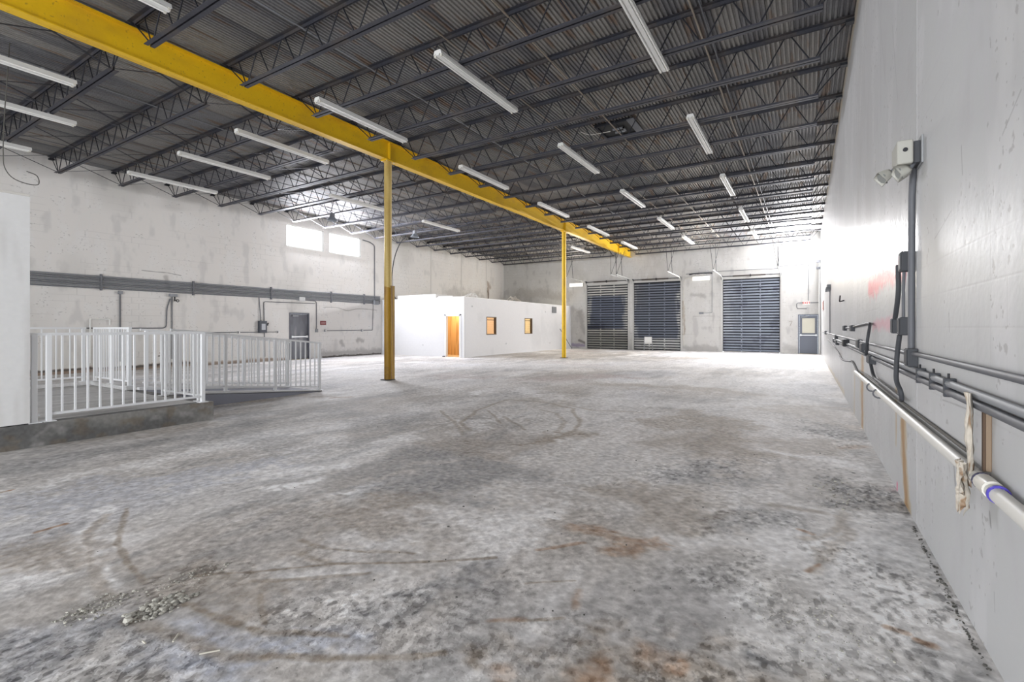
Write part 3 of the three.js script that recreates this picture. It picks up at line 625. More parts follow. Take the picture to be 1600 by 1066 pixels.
// ---------------------------------------------------------------- landing, ramp, railings, stub partition
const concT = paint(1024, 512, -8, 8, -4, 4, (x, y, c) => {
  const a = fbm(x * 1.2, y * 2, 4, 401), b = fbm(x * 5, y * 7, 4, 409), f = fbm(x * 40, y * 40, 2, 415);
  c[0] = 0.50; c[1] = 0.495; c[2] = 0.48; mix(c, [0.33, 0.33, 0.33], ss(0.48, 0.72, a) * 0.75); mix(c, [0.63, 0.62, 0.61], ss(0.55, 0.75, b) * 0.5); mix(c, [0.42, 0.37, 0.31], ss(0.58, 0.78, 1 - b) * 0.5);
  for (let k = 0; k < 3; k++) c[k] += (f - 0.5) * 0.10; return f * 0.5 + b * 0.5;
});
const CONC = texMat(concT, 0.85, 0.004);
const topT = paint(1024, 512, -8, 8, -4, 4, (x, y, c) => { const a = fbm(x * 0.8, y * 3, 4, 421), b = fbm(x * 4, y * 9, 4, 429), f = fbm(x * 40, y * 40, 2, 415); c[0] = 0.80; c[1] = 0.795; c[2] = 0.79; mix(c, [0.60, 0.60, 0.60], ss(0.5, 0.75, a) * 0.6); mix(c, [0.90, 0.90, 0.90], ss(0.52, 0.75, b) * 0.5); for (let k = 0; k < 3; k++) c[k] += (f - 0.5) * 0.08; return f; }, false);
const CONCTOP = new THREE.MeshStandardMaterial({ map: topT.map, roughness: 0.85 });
function planar(g) { const p = g.attributes.position, n = g.attributes.normal, u = g.attributes.uv; for (let i = 0; i < p.count; i++) { const X = p.getX(i), Y = p.getY(i), Z = p.getZ(i); Math.abs(n.getY(i)) > 0.7 ? u.setXY(i, Z, X) : Math.abs(n.getX(i)) > 0.7 ? u.setXY(i, Z, Y) : u.setXY(i, X, Y); } return g; }
const PX0 = -12.3, PX1 = -7.8, PZ1 = -3.93, PZ0 = 2.5, PH = 0.28, RX0 = -10.45, RX1 = -9.2;
{
  const l = thing('concrete_landing', 'raised grey concrete landing behind white railings', 'landing', [PX1, 0, PZ1]);
  const at = (g) => planar(g.translate(-PX1, 0, -PZ1));
  mesh('front_face', at(lim(PX1 - 0.15, PX1, 0, PH, PZ1, PZ0)), CONC, l); mesh('end_face', at(lim(PX0, PX1 - 0.15, 0, PH, PZ1, PZ1 + 0.15)), CONC, l);
  mesh('deck', at(lim(PX0, PX1 - 0.15, 0, PH - 0.004, PZ1 + 0.15, PZ0)), CONCTOP, l);
}
{
  const r = thing('concrete_ramp', 'grey concrete ramp sloping from the landing down to the floor', 'ramp', [RX1, 0, PZ1]);
  const s = new THREE.Shape([[0, 0], [3.0, 0], [3.0, 0.012], [0, PH]].map((p) => new THREE.Vector2(...p)));
  const g = new THREE.ExtrudeGeometry(s, { depth: RX1 - RX0, bevelEnabled: false }); g.applyMatrix4(M4([0, 0, -1], [0, 1, 0], [1, 0, 0], [RX0 - RX1, 0, 0]));
  mesh('ramp_body', planar(g), std(0x8a8c96, 0.85), r);
  for (const x of [RX0 - RX1, -0.1]) {
    const k = new THREE.Shape([[0, PH - 0.01], [3.0, 0.0], [3.0, 0.03], [0, PH + 0.05]].map((p) => new THREE.Vector2(...p)));
    const q = new THREE.ExtrudeGeometry(k, { depth: 0.1, bevelEnabled: false }); q.applyMatrix4(M4([0, 0, -1], [0, 1, 0], [1, 0, 0], [x, 0, 0])); mesh('kerb', q, std(0xd4d4d4, 0.8), r);
  }
}
solo('landing_kerb', planar(bev(0, 0.15, 0, 0.07, PZ1, PZ0, 0.008)), CONCTOP, 'low pale kerb along the far side of the landing', 'kerb', [PX0, PH, 0]);
solo('landing_kerb', planar(bev(PX0 + 0.15, RX0 - 0.05, 0, 0.07, 0, 0.15, 0.008)), CONCTOP, 'low pale kerb across the landing end beyond the ramp', 'kerb', [0, PH, PZ1]);
const RAIL = std(0xdfe0e1, 0.5);
// a railing from a to b (foot points): posts at the given fractions, balusters between
function railing(label, a, b, posts, gap, group, h = 1.06) {
  const A = V(...a), B = V(...b), o = thing('railing', label, 'railing', a, 0, group), d = B.clone().sub(A), n = d.length(), at = (t, y) => V(d.x * t, d.y * t + y, d.z * t);
  const sq = 0.02, P = d.z !== 0 && Math.abs(d.z) > Math.abs(d.x);
  mesh('top_rail', flat(at(-0.04 / n, h), at(1 + 0.04 / n, h), P ? 0.045 : 0.035, P ? 0.035 : 0.045), RAIL, o);
  mesh('bottom_rail', flat(at(0, 0.09), at(1, 0.09), 0.03, 0.03), RAIL, o);
  const post = bev(-0.026, 0.026, 0, h, -0.026, 0.026, 0.004), plate = bev(-0.06, 0.06, 0, 0.01, -0.06, 0.06, 0.003), bal = new Map();
  posts.forEach((t) => { const m = mesh('post', post, RAIL, o), q = at(t, 0); m.position.copy(q); mesh('base_plate', plate, RAIL, m); });
  for (let i = 0; i < posts.length - 1; i++) {
    const L = (posts[i + 1] - posts[i]) * n, k = Math.round(L / gap);
    for (let j = 1; j < k; j++) {
      const t = posts[i] + (posts[i + 1] - posts[i]) * j / k, m = mesh('baluster', balGeo(h - 0.1), RAIL, o); m.position.copy(at(t, 0.09));
    }
  }
  return o;
}
const balG = new Map(); function balGeo(l) { const k = l.toFixed(3); if (!balG.has(k)) { const g = new THREE.BoxGeometry(0.02, l, 0.02); g.translate(0, l / 2, 0); balG.set(k, g); } return balG.get(k); }
const RG = 'white railings of landing and ramp';
railing('white railing along the front edge of the landing, nearest the viewer', [-7.86, PH, -3.80], [-7.86, PH, -2.05], [0, 1], 0.125, RG);
railing('short end piece of white railing next to the white partition', [-7.86, PH, -1.97], [-7.86, PH, -1.92], [1], 0.12, RG);
railing('white railing across the landing end, between front railing and ramp', [-7.98, PH, -3.83], [-9.2, PH, -3.83], [0.04, 1], 0.12, RG);
railing('white railing across the landing end, beyond the ramp', [-10.55, PH + 0.07, -3.85], [-12.12, PH + 0.07, -3.85], [0, 0.5, 1], 0.11, RG);
railing('white railing along the far long side of the landing', [-12.22, PH + 0.07, -3.7], [-12.22, PH + 0.07, 2.0], [0, 0.25, 0.5, 0.75, 1], 0.2, RG);
railing('white sloping railing on the near side of the ramp', [RX1 - 0.05, PH + 0.04, -4.0], [RX1 - 0.05, 0.02, -6.9], [0.02, 0.3, 0.64, 1], 0.12, RG);
railing('white sloping railing on the far side of the ramp', [RX0 + 0.05, PH + 0.04, -4.0], [RX0 + 0.05, 0.02, -6.9], [0.02, 0.3, 0.64, 1], 0.12, RG);
{
  const t = paint(256, 256, 0, 4, 0, 4, (x, y, c) => { const a = fbm(x * 5, y * 0.8, 3, 441), f = fbm(x * 30, y * 30, 2, 447); c[0] = c[1] = 0.885; c[2] = 0.88; mix(c, [0.78, 0.77, 0.76], ss(0.55, 0.8, a) * 0.5); for (let k = 0; k < 3; k++) c[k] += (f - 0.5) * 0.02; return f; }, false);
  const p = thing('partition_wall', 'plain white stub wall standing on the landing edge', 'wall', [PX1, PH, -1.87]);
  mesh('board', planar(lim(-0.14, 0, 0.012, 2.68, 0, 1.6)), new THREE.MeshStandardMaterial({ map: t.map, roughness: 0.7 }), p);
  mesh('ragged_cap', bev(-0.15, 0.003, 2.68, 2.71, -0.004, 1.6, 0.006), std(0xd2cfc8, 0.85), p);
  mesh('sill_gap', lim(-0.14, -0.01, 0, 0.012, 0, 1.6), BLACK, p);
}

// ---------------------------------------------------------------- left wall fittings
{
  const r = thing('conduit_rack', 'wide bundle of grey conduits strapped along the left wall', 'conduit', [XL, 2.66, 0]);
  for (let i = 0; i < 8; i++) { const m = mesh('conduit', pipe([[0.045, 0, 4.5], [0.045, 0, -18.1]], 0.021), i % 3 === 1 ? GALV : std(0x7d8085, 0.5, 0.3), r); m.position.y = i * 0.054 + 0.02; }
  for (const z of [-3.0, -6.27, -8.99, -12.01, -15.02, -17.02]) { const s = mesh('strut', bev(0, 0.085, -0.05, 0.47, -0.025, 0.025, 0.004), GREYSTEEL, r); s.position.z = z; }
}
const jbox = (name, x0, x1, y0, y1, z0, z1, mat, label, cat = 'box') => { const c = [(x0 + x1) / 2, y0, (z0 + z1) / 2]; return solo(name, bev(x0 - c[0], x1 - c[0], 0, y1 - y0, z0 - c[2], z1 - c[2], 0.006), mat, label, cat, c); };
const xw = XL + 0.02;
jbox('junction_box', XL, XL + 0.08, 2.52, 2.62, -6.84, -6.72, GALV, 'small junction box under the conduit bundle, nearer the partition');
jbox('junction_box', XL, XL + 0.1, 2.52, 2.62, -8.45, -8.2, GALV, 'junction box under the conduit bundle with a dark valve below');
conduit('wall_conduit', [[xw, 2.53, -6.78], [xw, 0.3, -6.78]], 0.022, GREYSTEEL, 'grey vertical conduit down from the nearer junction box');
conduit('wall_conduit', [[xw, 2.53, -8.3], [xw, 0.3, -8.3]], 0.018, GREYSTEEL, 'grey vertical conduit down from the box with the valve');
conduit('wall_conduit', [[xw, 1.4, 3], [xw, 1.4, -8.12], [xw, 2.1, -8.14], [xw, 2.45, -8.24]], 0.018, GREYSTEEL, 'grey conduit running level then bending up to the valve box', 'conduit', 0.14);
{
  const v = thing('shutoff_valve', 'small dark valve just under the conduit bundle', 'valve', [XL + 0.08, 2.36, -8.36]);
  mesh('body', bar(V(0, 0.16, 0), V(0, 0, 0), 0.025), BLACK, v); mesh('wheel', new THREE.TorusGeometry(0.045, 0.012, 6, 14).rotateY(Math.PI / 2).translate(0.03, 0.02, -0.08), BLACK, v); mesh('stem', bar(V(0, 0.02, 0), V(0.02, 0.02, -0.08), 0.012), BLACK, v);
}
conduit('white_pipe', [[xw + 0.02, 0.3, -6.0], [xw + 0.02, 1.69, -6.0], [xw + 0.02, 1.69, -6.5], [xw + 0.02, 1.5, -6.5]], 0.02, WHITEM, 'white hooked pipe rising above the railing on the left wall', 'pipe', 0.03);
conduit('wall_conduit', [[xw, 1.23, -9.0], [xw, 1.23, -12.3]], 0.012, GREYSTEEL, 'thin level conduit left of the grey exit door');
for (const [z, lb] of [[-10.65, 'small white outlet box under the disconnect switch'], [-12.33, 'small white outlet box at the left of the exit door']]) {
  const o = thing('outlet_box', lb, 'outlet', [XL, 1.18, z]); mesh('box', bev(0, 0.06, 0, 0.1, -0.05, 0.05), WHITEM, o); mesh('cover', bev(0.055, 0.064, 0.01, 0.09, 0.01, 0.05, 0.003), BLACK, o);
}
{
  const s = thing('disconnect_switch', 'dark grey electrical disconnect switch on the left wall', 'switch box', [XL, 1.2, -11.61]);
  mesh('case', bev(0, 0.15, 0, 0.49, -0.16, 0.16, 0.012), std(0x4c5058, 0.5, 0.2), s); mesh('cover_label', bev(0.149, 0.155, 0.12, 0.38, -0.09, 0.08, 0.003), std(0xb9bcc2, 0.5), s); mesh('lever', merge([lim(0.1, 0.13, 0.3, 0.4, -0.22, -0.16), lim(0.1, 0.13, 0.36, 0.42, -0.24, -0.2)]), BLACK, s);
  mesh('conduit_hub', bar(V(0.06, 0.49, 0.06), V(0.06, 0.53, 0.06), 0.03), GREYSTEEL, s);
}
conduit('wall_conduit', [[xw, 2.66, -11.5], [xw + 0.03, 1.72, -11.55]], 0.016, GREYSTEEL, 'conduit dropping into the disconnect switch from the bundle');
conduit('wall_conduit', [[xw, 0.2, -11.75], [xw, 2.5, -11.7], [xw, 2.52, -14.15]], 0.016, GREYSTEEL, 'conduit rising past the disconnect switch and over the exit door');
jbox('junction_box', XL, XL + 0.12, 2.6, 2.78, -13.58, -13.3, std(0xc7c8c8, 0.5), 'pale square junction box above the left exit door');
conduit('wall_conduit', [[xw, 2.68, -11.5], [xw, 2.68, -13.3]], 0.014, GREYSTEEL, 'short level conduit entering the pale junction box from the left');
conduit('wall_conduit', [[xw, 2.66, -13.58], [xw, 2.64, -14.23], [xw, 1.36, -14.23]], 0.016, GREYSTEEL, 'conduit from the pale junction box down beside the door', 'conduit', 0.12);
jbox('outlet_box', XL, XL + 0.07, 1.2, 1.36, -14.29, -14.17, GALV, 'outlet box at the lower end of the conduit right of the exit door', 'outlet');
conduit('wall_conduit', [[xw, 1.27, -14.75], [xw, 1.28, -17.6], [xw, 2.6, -17.65]], 0.012, GREYSTEEL, 'thin conduit under the red notice bending up near the office', 'conduit', 0.05);
for (const [z, lb] of [[-14.7, 'small outlet box just below the red notice'], [-16.89, 'small outlet box midway between red notice and near column']]) {
  const o = thing('outlet_box', lb, 'outlet', [XL, 1.22, z]); mesh('box', bev(0, 0.06, 0, 0.11, -0.05, 0.05), GALV, o); mesh('cover', bev(0.055, 0.064, 0.01, 0.1, -0.045, 0.01, 0.003), WHITEM, o);
}
{
  const s = thing('notice_sign', 'small red notice with pale lettering on the left wall', 'sign', [XL, 1.54, -14.6]);
  mesh('board', bev(0, 0.01, 0, 0.19, -0.16, 0.16, 0.003), std(0x7d2f33, 0.6), s);
  for (const [y, a, b] of [[0.125, -0.12, 0.12], [0.085, -0.13, 0.1], [0.045, -0.1, 0.13]]) mesh('lettering_line', lim(0.01, 0.0115, y, y + 0.018, a, b), std(0xc9a9a4, 0.6), s);
}
jbox('pull_box', XL, XL + 0.16, 2.62, 2.84, -17.9, -17.62, GALV, 'grey pull box where the conduit bundle ends beside the near column');
conduit('wall_conduit', [[xw, 2.84, -17.74], [xw, 5.72, -17.74], [xw + 0.02, 5.85, -17.4], [xw + 0.05, 5.88, -16.9]], 0.022, GREYSTEEL, 'tall vertical conduit right of the clerestory windows', 'conduit', 0.12);
solo('black_hose', sweep(smooth([[-17.9, 6.2, -18.6], [-18.4, 5.9, -18.7], [-18.9, 5.2, -18.8], [-19.1, 4.2, -18.8], [-19.05, 3.3, -18.8], [-18.8, 2.95, -18.8]], 50), 0.025, 8), BLACK, 'black hose hanging from the joists down to the office roof', 'hose');
solo('white_hook_cable', sweep(smooth([[XL + 0.02, 2.37, -14.6], [XL + 0.02, 2.38, -15.4], [XL + 0.02, 2.25, -16.0], [XL + 0.02, 2.36, -16.6], [XL + 0.02, 2.33, -17.9]], 50), 0.008, 6), std(0x9a9894, 0.7), 'thin sagging cable on the wall right of the exit door', 'cable');

// ---------------------------------------------------------------- personnel doors
function exitDoor(n, label, w, h, place, mat, glass) {
  const g = struct('door_' + n, label, 'door'); g.applyMatrix4(place); const f = 0.055;
  mesh('door_frame', merge([lim(0, f, 0, h, -0.16, 0.02), lim(w - f, w, 0, h, -0.16, 0.02), lim(f, w - f, h - f, h, -0.16, 0.02)]), mat[1], g);
  if (glass) {
    const [a, b, c, d] = glass; mesh('door_leaf', slab(f + 0.004, w - f - 0.004, 0.01, h - f - 0.004, 0.045, [[a, b, c, d]]).translate(0, 0, -0.06), mat[0], g);
    mesh('glass', lim(a, b, c, d, -0.042, -0.034), std(0xd8d4c2, 0.35), g);
    mesh('glass_bead', merge([lim(a - 0.02, b + 0.02, d, d + 0.02, -0.02, -0.008), lim(a - 0.02, b + 0.02, c - 0.02, c, -0.02, -0.008), lim(a - 0.02, a, c, d, -0.02, -0.008), lim(b, b + 0.02, c, d, -0.02, -0.008)]), mat[1], g);
  } else mesh('door_leaf', bev(f + 0.004, w - f - 0.004, 0.012, h - f - 0.004, -0.07, -0.025, 0.004), mat[0], g);
  const pb = mesh('push_bar', merge([bev(f + 0.04, w - f - 0.04, 0.98, 1.04, 0.03, 0.06, 0.01), bev(f + 0.03, f + 0.11, 0.96, 1.06, -0.02, 0.05, 0.008), bev(w - f - 0.11, w - f - 0.03, 0.96, 1.06, -0.02, 0.05, 0.008)]), std(0xcfd2d4, 0.35, 0.5), g); pb.userData.label = 'silver push bar';
  mesh('door_closer', merge([bev(f + 0.1, f + 0.38, h - f - 0.12, h - f - 0.05, -0.03, 0.03, 0.008), flat(V(f + 0.3, h - f - 0.06, 0.02), V(f + 0.5, h - f - 0.02, 0.1), 0.02, 0.01)]), GALV, g);
  mesh('threshold', lim(f, w - f, 0, 0.012, -0.16, 0.02), std(0xc9b98a, 0.6), g);
}
const doorT = paint(256, 512, 0, 1, 0, 2.1, (x, y, c) => { const a = fbm(x * 3, y * 2, 4, 501); c[0] = 0.42; c[1] = 0.43; c[2] = 0.46; mix(c, [0.62, 0.62, 0.62], ss(0.52, 0.75, a) * 0.6); mix(c, [0.3, 0.3, 0.33], ss(0.55, 0.75, 1 - a) * 0.6); return a; }, false);
exitDoor(1, 'scuffed grey steel exit door in the left wall', 0.99, 2.08, M4([0, 0, -1], [0, 1, 0], [1, 0, 0], [XL, 0, -12.87]), [new THREE.MeshStandardMaterial({ map: doorT.map, roughness: 0.5 }), std(0x5b5d66, 0.5)], null);
exitDoor(5, 'grey exit door with a glazed upper half in the back wall', 0.96, 2.13, M4([1, 0, 0], [0, 1, 0], [0, 0, 1], [-0.36, 0, ZB]), [std(0x747a86, 0.5), std(0x666c78, 0.5)], [0.19, 0.78, 1.12, 1.93]);

// ---------------------------------------------------------------- sectional dock doors
function dockDoor(n, label, x0, x1, top, spray) {
  const g = struct('door_' + n, label, 'dock door', [x0, 0, ZB]), w = x1 - x0;
  const t = paint(256, 384, 0, w, 0, top, (x, y, c) => spray(x / w, y / top, c, fbm(x * 2.5, y * 2.5, 4, 600 + n), fbm(x * 6, y * 1.5, 3, 640 + n)), false);
  const skin = new THREE.MeshStandardMaterial({ map: t.map, roughness: 0.45 });
  const pitch = 0.16, rows = Math.round((top - 0.06) / pitch), pr = (y, a, b) => {
    const s = new THREE.Shape([[0, 0.04], [0.05, 0.042], [0.058, pitch - 0.045], [0.02, pitch - 0.022], [-0.01, pitch - 0.022], [-0.01, 0.04]].map((p) => new THREE.Vector2(...p)));
    const q = new THREE.ExtrudeGeometry(s, { depth: b - a, bevelEnabled: false }); q.applyMatrix4(M4([0, 0, 1], [0, 1, 0], [-1, 0, 0], [b, y, -0.1]));
    const p = q.attributes.position, u = q.attributes.uv; for (let i = 0; i < p.count; i++) u.setXY(i, p.getX(i), p.getY(i)); return q;
  };
  for (let r = 0; r < rows; r++) mesh('slat', pr(0.03 + r * pitch, 0.09, w - 0.09), skin, g);
  mesh('groove_shade_backing', planarDoor(lim(0.002, w - 0.002, n === 4 ? 0.03 : 0.002, top + 0.055, -0.135, -0.118)), std(0x262a31, 0.7), g);  // dark colour stands for the shade in the slat grooves
  for (const f of [0.345, 0.66]) { const q = lim(w * f - 0.03, w * f + 0.03, 0.04, top - 0.05, -0.1, -0.045); mesh('stile', planarDoor(q), skin, g); }
  const hg = merge([lim(-0.02, 0.02, -0.03, 0.03, 0, 0.02)]);
  for (let r = 1; r < rows; r += 2) for (const x of [0.13, w * 0.345, w * 0.66, w - 0.13]) { const m = mesh('hinge', hg, DARKSTEEL, g); m.position.set(x, 0.03 + r * pitch - 0.01, -0.05); }
  for (const x of [0.03, w - 0.03]) mesh('track', lim(x - 0.03, x + 0.03, 0, top, -0.07, -0.02), std(0xc9c9c6, 0.5), g);
  mesh('frame_angle', merge([lim(-0.05, 0.0, 0, top + 0.06, 0, 0.03), lim(w, w + 0.05, 0, top + 0.06, 0, 0.03), lim(-0.05, w + 0.05, top, top + 0.07, 0, 0.03)]), std(0xd2d1cd, 0.6), g);
  mesh('seal_or_gap_light', lim(0.09, w - 0.09, 0, 0.035, -0.13, -0.06), n === 4 ? WHITEM : BLACK, g);  // on the right door, white paints the daylight showing under it
  mesh('torsion_shaft', pipe([[0.05, top + 0.17, 0.1], [w - 0.05, top + 0.17, 0.1]], 0.022), DARKSTEEL, g);
  mesh('spring', pipe([[w * 0.2, top + 0.17, 0.1], [w * 0.75, top + 0.17, 0.1]], 0.04), std(0x4b4440, 0.7), g);
  for (const x of [0.02, w / 2, w - 0.02]) mesh('shaft_bracket', lim(x - 0.02, x + 0.02, top + 0.1, top + 0.24, 0, 0.14), DARKSTEEL, g);
  for (const x of [0.03, w - 0.03]) {
    const tr = mesh('ceiling_track', pipe([[x, top - 0.3, -0.03], [x, top + 0.12, 0.06], [x, top + 0.2, 0.5], [x, top + 0.24, 3.3]], 0.022, 0.35), std(0xbfc0bd, 0.5), g);
    mesh('hanger_rod', bar(V(x, top + 0.24, 3.25), V(x - 0.28, YJ - 0.0, 2.46), 0.012), DARKSTEEL, tr); mesh('hanger_rod', bar(V(x, top + 0.24, 3.2), V(x + 0.22, YJ, 2.46), 0.012), DARKSTEEL, tr); mesh('hanger_rod', bar(V(x, top + 0.23, 2.2), V(x, YJ, 2.46), 0.014), DARKSTEEL, tr);
  }
  return g;
}
function planarDoor(g) { const p = g.attributes.position, u = g.attributes.uv; for (let i = 0; i < p.count; i++) u.setXY(i, p.getX(i), p.getY(i)); return g; }
const NAVY = [0.38, 0.41, 0.48], RAW = [0.74, 0.74, 0.72], DULL = [0.60, 0.60, 0.58];
dockDoor(2, 'left dock door, navy spray paint between bare top and bottom', -12.70, -9.76, 4.3, (u, v, c, n, m) => {
  c[0] = RAW[0]; c[1] = RAW[1]; c[2] = RAW[2]; mix(c, DULL, ss(0.34, 0.2, v + (n - 0.5) * 0.1));
  const e = ss(0.0, 0.16, Math.min(u - 0.02, 0.985 - u) + (m - 0.5) * 0.22), y = ss(0.305, 0.325, v) * ss(0.83, 0.80, v + (n - 0.5) * 0.02);
  mix(c, NAVY, e * y); mix(c, [0.22, 0.24, 0.31], ss(0.42, 0.33, v) * ss(0.55, 0.25, u + (m - 0.5) * 0.3) * y);
});
dockDoor(3, 'middle dock door, navy spray paint above a pale bottom section', -9.48, -6.48, 4.28, (u, v, c, n, m) => {
  c[0] = 0.78; c[1] = 0.785; c[2] = 0.78; mix(c, DULL, ss(0.55, 0.75, n) * ss(0.2, 0.05, v));
  const e = ss(-0.02, 0.1, Math.min(u - 0.02, 0.985 - u) + (m - 0.5) * 0.22), y = ss(0.165, 0.185, v);
  mix(c, [0.43, 0.455, 0.51], e * y); mix(c, [0.42, 0.43, 0.44], ss(0.4, 0.15, u) * ss(0.5, 0.9, v) * 0.6 * y);
});
dockDoor(4, 'right dock door painted grey-blue from top to bottom', -4.2, -1.16, 4.22, (u, v, c, n, m) => {
  c[0] = 0.56; c[1] = 0.59; c[2] = 0.64; mix(c, [0.72, 0.74, 0.77], ss(0.3, 0.02, u + (m - 0.5) * 0.25) * ss(0.1, 0.4, v) * 0.7); mix(c, [0.42, 0.44, 0.50], ss(0.5, 0.75, n) * 0.6);
});
// ---------------------------------------------------------------- back wall fittings
function wallLamp(x, y, w, label, shelf) {
  const o = thing('wall_lamp', label, 'light', [x, y, ZB], 0, 'lit lamps over the dock doors');
  mesh('back_box', bev(-w / 2, w / 2, 0, 0.27, 0, 0.06), WHITEM, o);
  for (const s of [-1, 1]) mesh('diffuser', bev(s * w * 0.245 - w * 0.23, s * w * 0.245 + w * 0.23, 0.03, 0.24, 0.05, 0.12, 0.01), std(0xfffaf0, 0.4, 0, { emissive: 0xfff6e6, emissiveIntensity: 0.8 }), o);
  if (shelf) mesh('shelf', lim(-w * 0.65, w * 0.65, 0.36, 0.42, 0, 0.25), DARKSTEEL, o);
  const l = new THREE.RectAreaLight(0xfff4e4, LIT.lamp, w, 0.22); l.position.set(x, y + 0.13, ZB + 0.14); l.lookAt(x, y + 0.13, 0); scene.add(l); l.name = 'lamp_light';
}
wallLamp(-13.4, 4.2, 1.0, 'bright wall lamp left of the left dock door', false); wallLamp(-5.34, 4.22, 0.98, 'bright wall lamp between middle and right dock doors', true);
const font = await new FontLoader().loadAsync('fonts/droid/droid_sans_bold.typeface.json');
{
  const s = thing('exit_sign', 'white EXIT sign with red letters above the back door', 'sign', [0.03, 2.64, ZB]);
  mesh('case', bev(-0.17, 0.17, 0, 0.22, 0, 0.06, 0.01), std(0xeeeeea, 0.5), s);
  const t = new TextGeometry('EXIT', { font, size: 0.12, depth: 0.006, curveSegments: 3 }); t.computeBoundingBox(); t.translate(-(t.boundingBox.max.x + t.boundingBox.min.x) / 2, 0.05, 0.058); mesh('lettering', t, std(0xd8463e, 0.5), s);
}
const zw = ZB + 0.02;
conduit('wall_conduit', [[0.2, 2.76, zw], [0.64, 2.76, zw], [0.64, 1.2, zw]], 0.014, GREYSTEEL, 'conduit from the EXIT sign turning down beside the back door', 'conduit', 0.07);
conduit('wall_conduit', [[-0.14, 2.76, zw], [-0.42, 2.76, zw], [-0.42, 2.45, zw], [0.05, 2.44, zw]], 0.014, GREYSTEEL, 'looped conduit under the left end of the EXIT sign', 'conduit', 0.1);
conduit('wall_conduit', [[0.12, 2.86, zw], [0.15, 4.85, zw], [-1.3, 4.8, zw]], 0.014, GALV, 'pale conduit from the EXIT sign up under the clerestory window', 'conduit', 0.15);
conduit('wall_conduit', [[-1.3, 5.9, zw], [-1.3, 4.7, zw], [-4.6, 4.72, zw], [-6.2, 4.66, zw]], 0.014, GREYSTEEL, 'long level conduit above the right dock door', 'conduit', 0.05);
conduit('wall_conduit', [[-4.72, 4.7, zw], [-4.72, 2.3, zw], [-5.3, 2.28, zw]], 0.012, GALV, 'conduit down to the small switch between dock doors', 'conduit', 0.05);
jbox('switch_box', -5.45, -5.2, 2.22, 2.34, ZB, ZB + 0.06, GALV, 'small switch box on the wall between middle and right dock doors', 'switch');
conduit('wall_conduit', [[-5.9, 4.42, zw], [-6.25, 4.4, zw], [-6.33, 4.1, zw], [-6.33, 0.3, zw]], 0.016, CREAM, 'cream conduit down the wall right of the middle dock door', 'conduit', 0.15);
{
  const d = thing('downspout', 'white pipe in the far right corner with two grey clamps', 'pipe', [XR - 0.06, 0, ZB + 0.3]);
  mesh('tube', pipe([[0, 0.02, 0], [0, 6.1, 0]], 0.045), WHITEM, d);
  for (const y of [4.5, 4.85]) mesh('clamp', bev(-0.14, 0.05, y, y + 0.13, -0.06, 0.06), GREYSTEEL, d);
}
conduit('wall_hook', [[-0.78, 1.75, zw], [-0.62, 1.78, zw + 0.05], [-0.74, 1.5, zw]], 0.01, TAN, 'small bent wire left of the back exit door', 'wire', 0.06);
{ // white chair in front of the middle dock door
  const c = thing('side_chair', 'white metal chair in front of the middle dock door', 'chair', [-8.15, 0, ZB + 1.2], Math.PI + 0.2), w = 0.22;
  mesh('backrest', bev(-w, w, 0.5, 0.86, -0.2, -0.17, 0.012), WHITEM, c); mesh('seat', bev(-w, w, 0.43, 0.47, -0.18, 0.24, 0.015), WHITEM, c);
  for (const s of [-1, 1]) { mesh('leg', bar(V(s * w, 0.86, -0.19), V(s * (w + 0.03), 0, -0.26), 0.014), GALV, c); mesh('leg', bar(V(s * w, 0.45, 0.2), V(s * (w + 0.03), 0, 0.25), 0.014), GALV, c); }
}

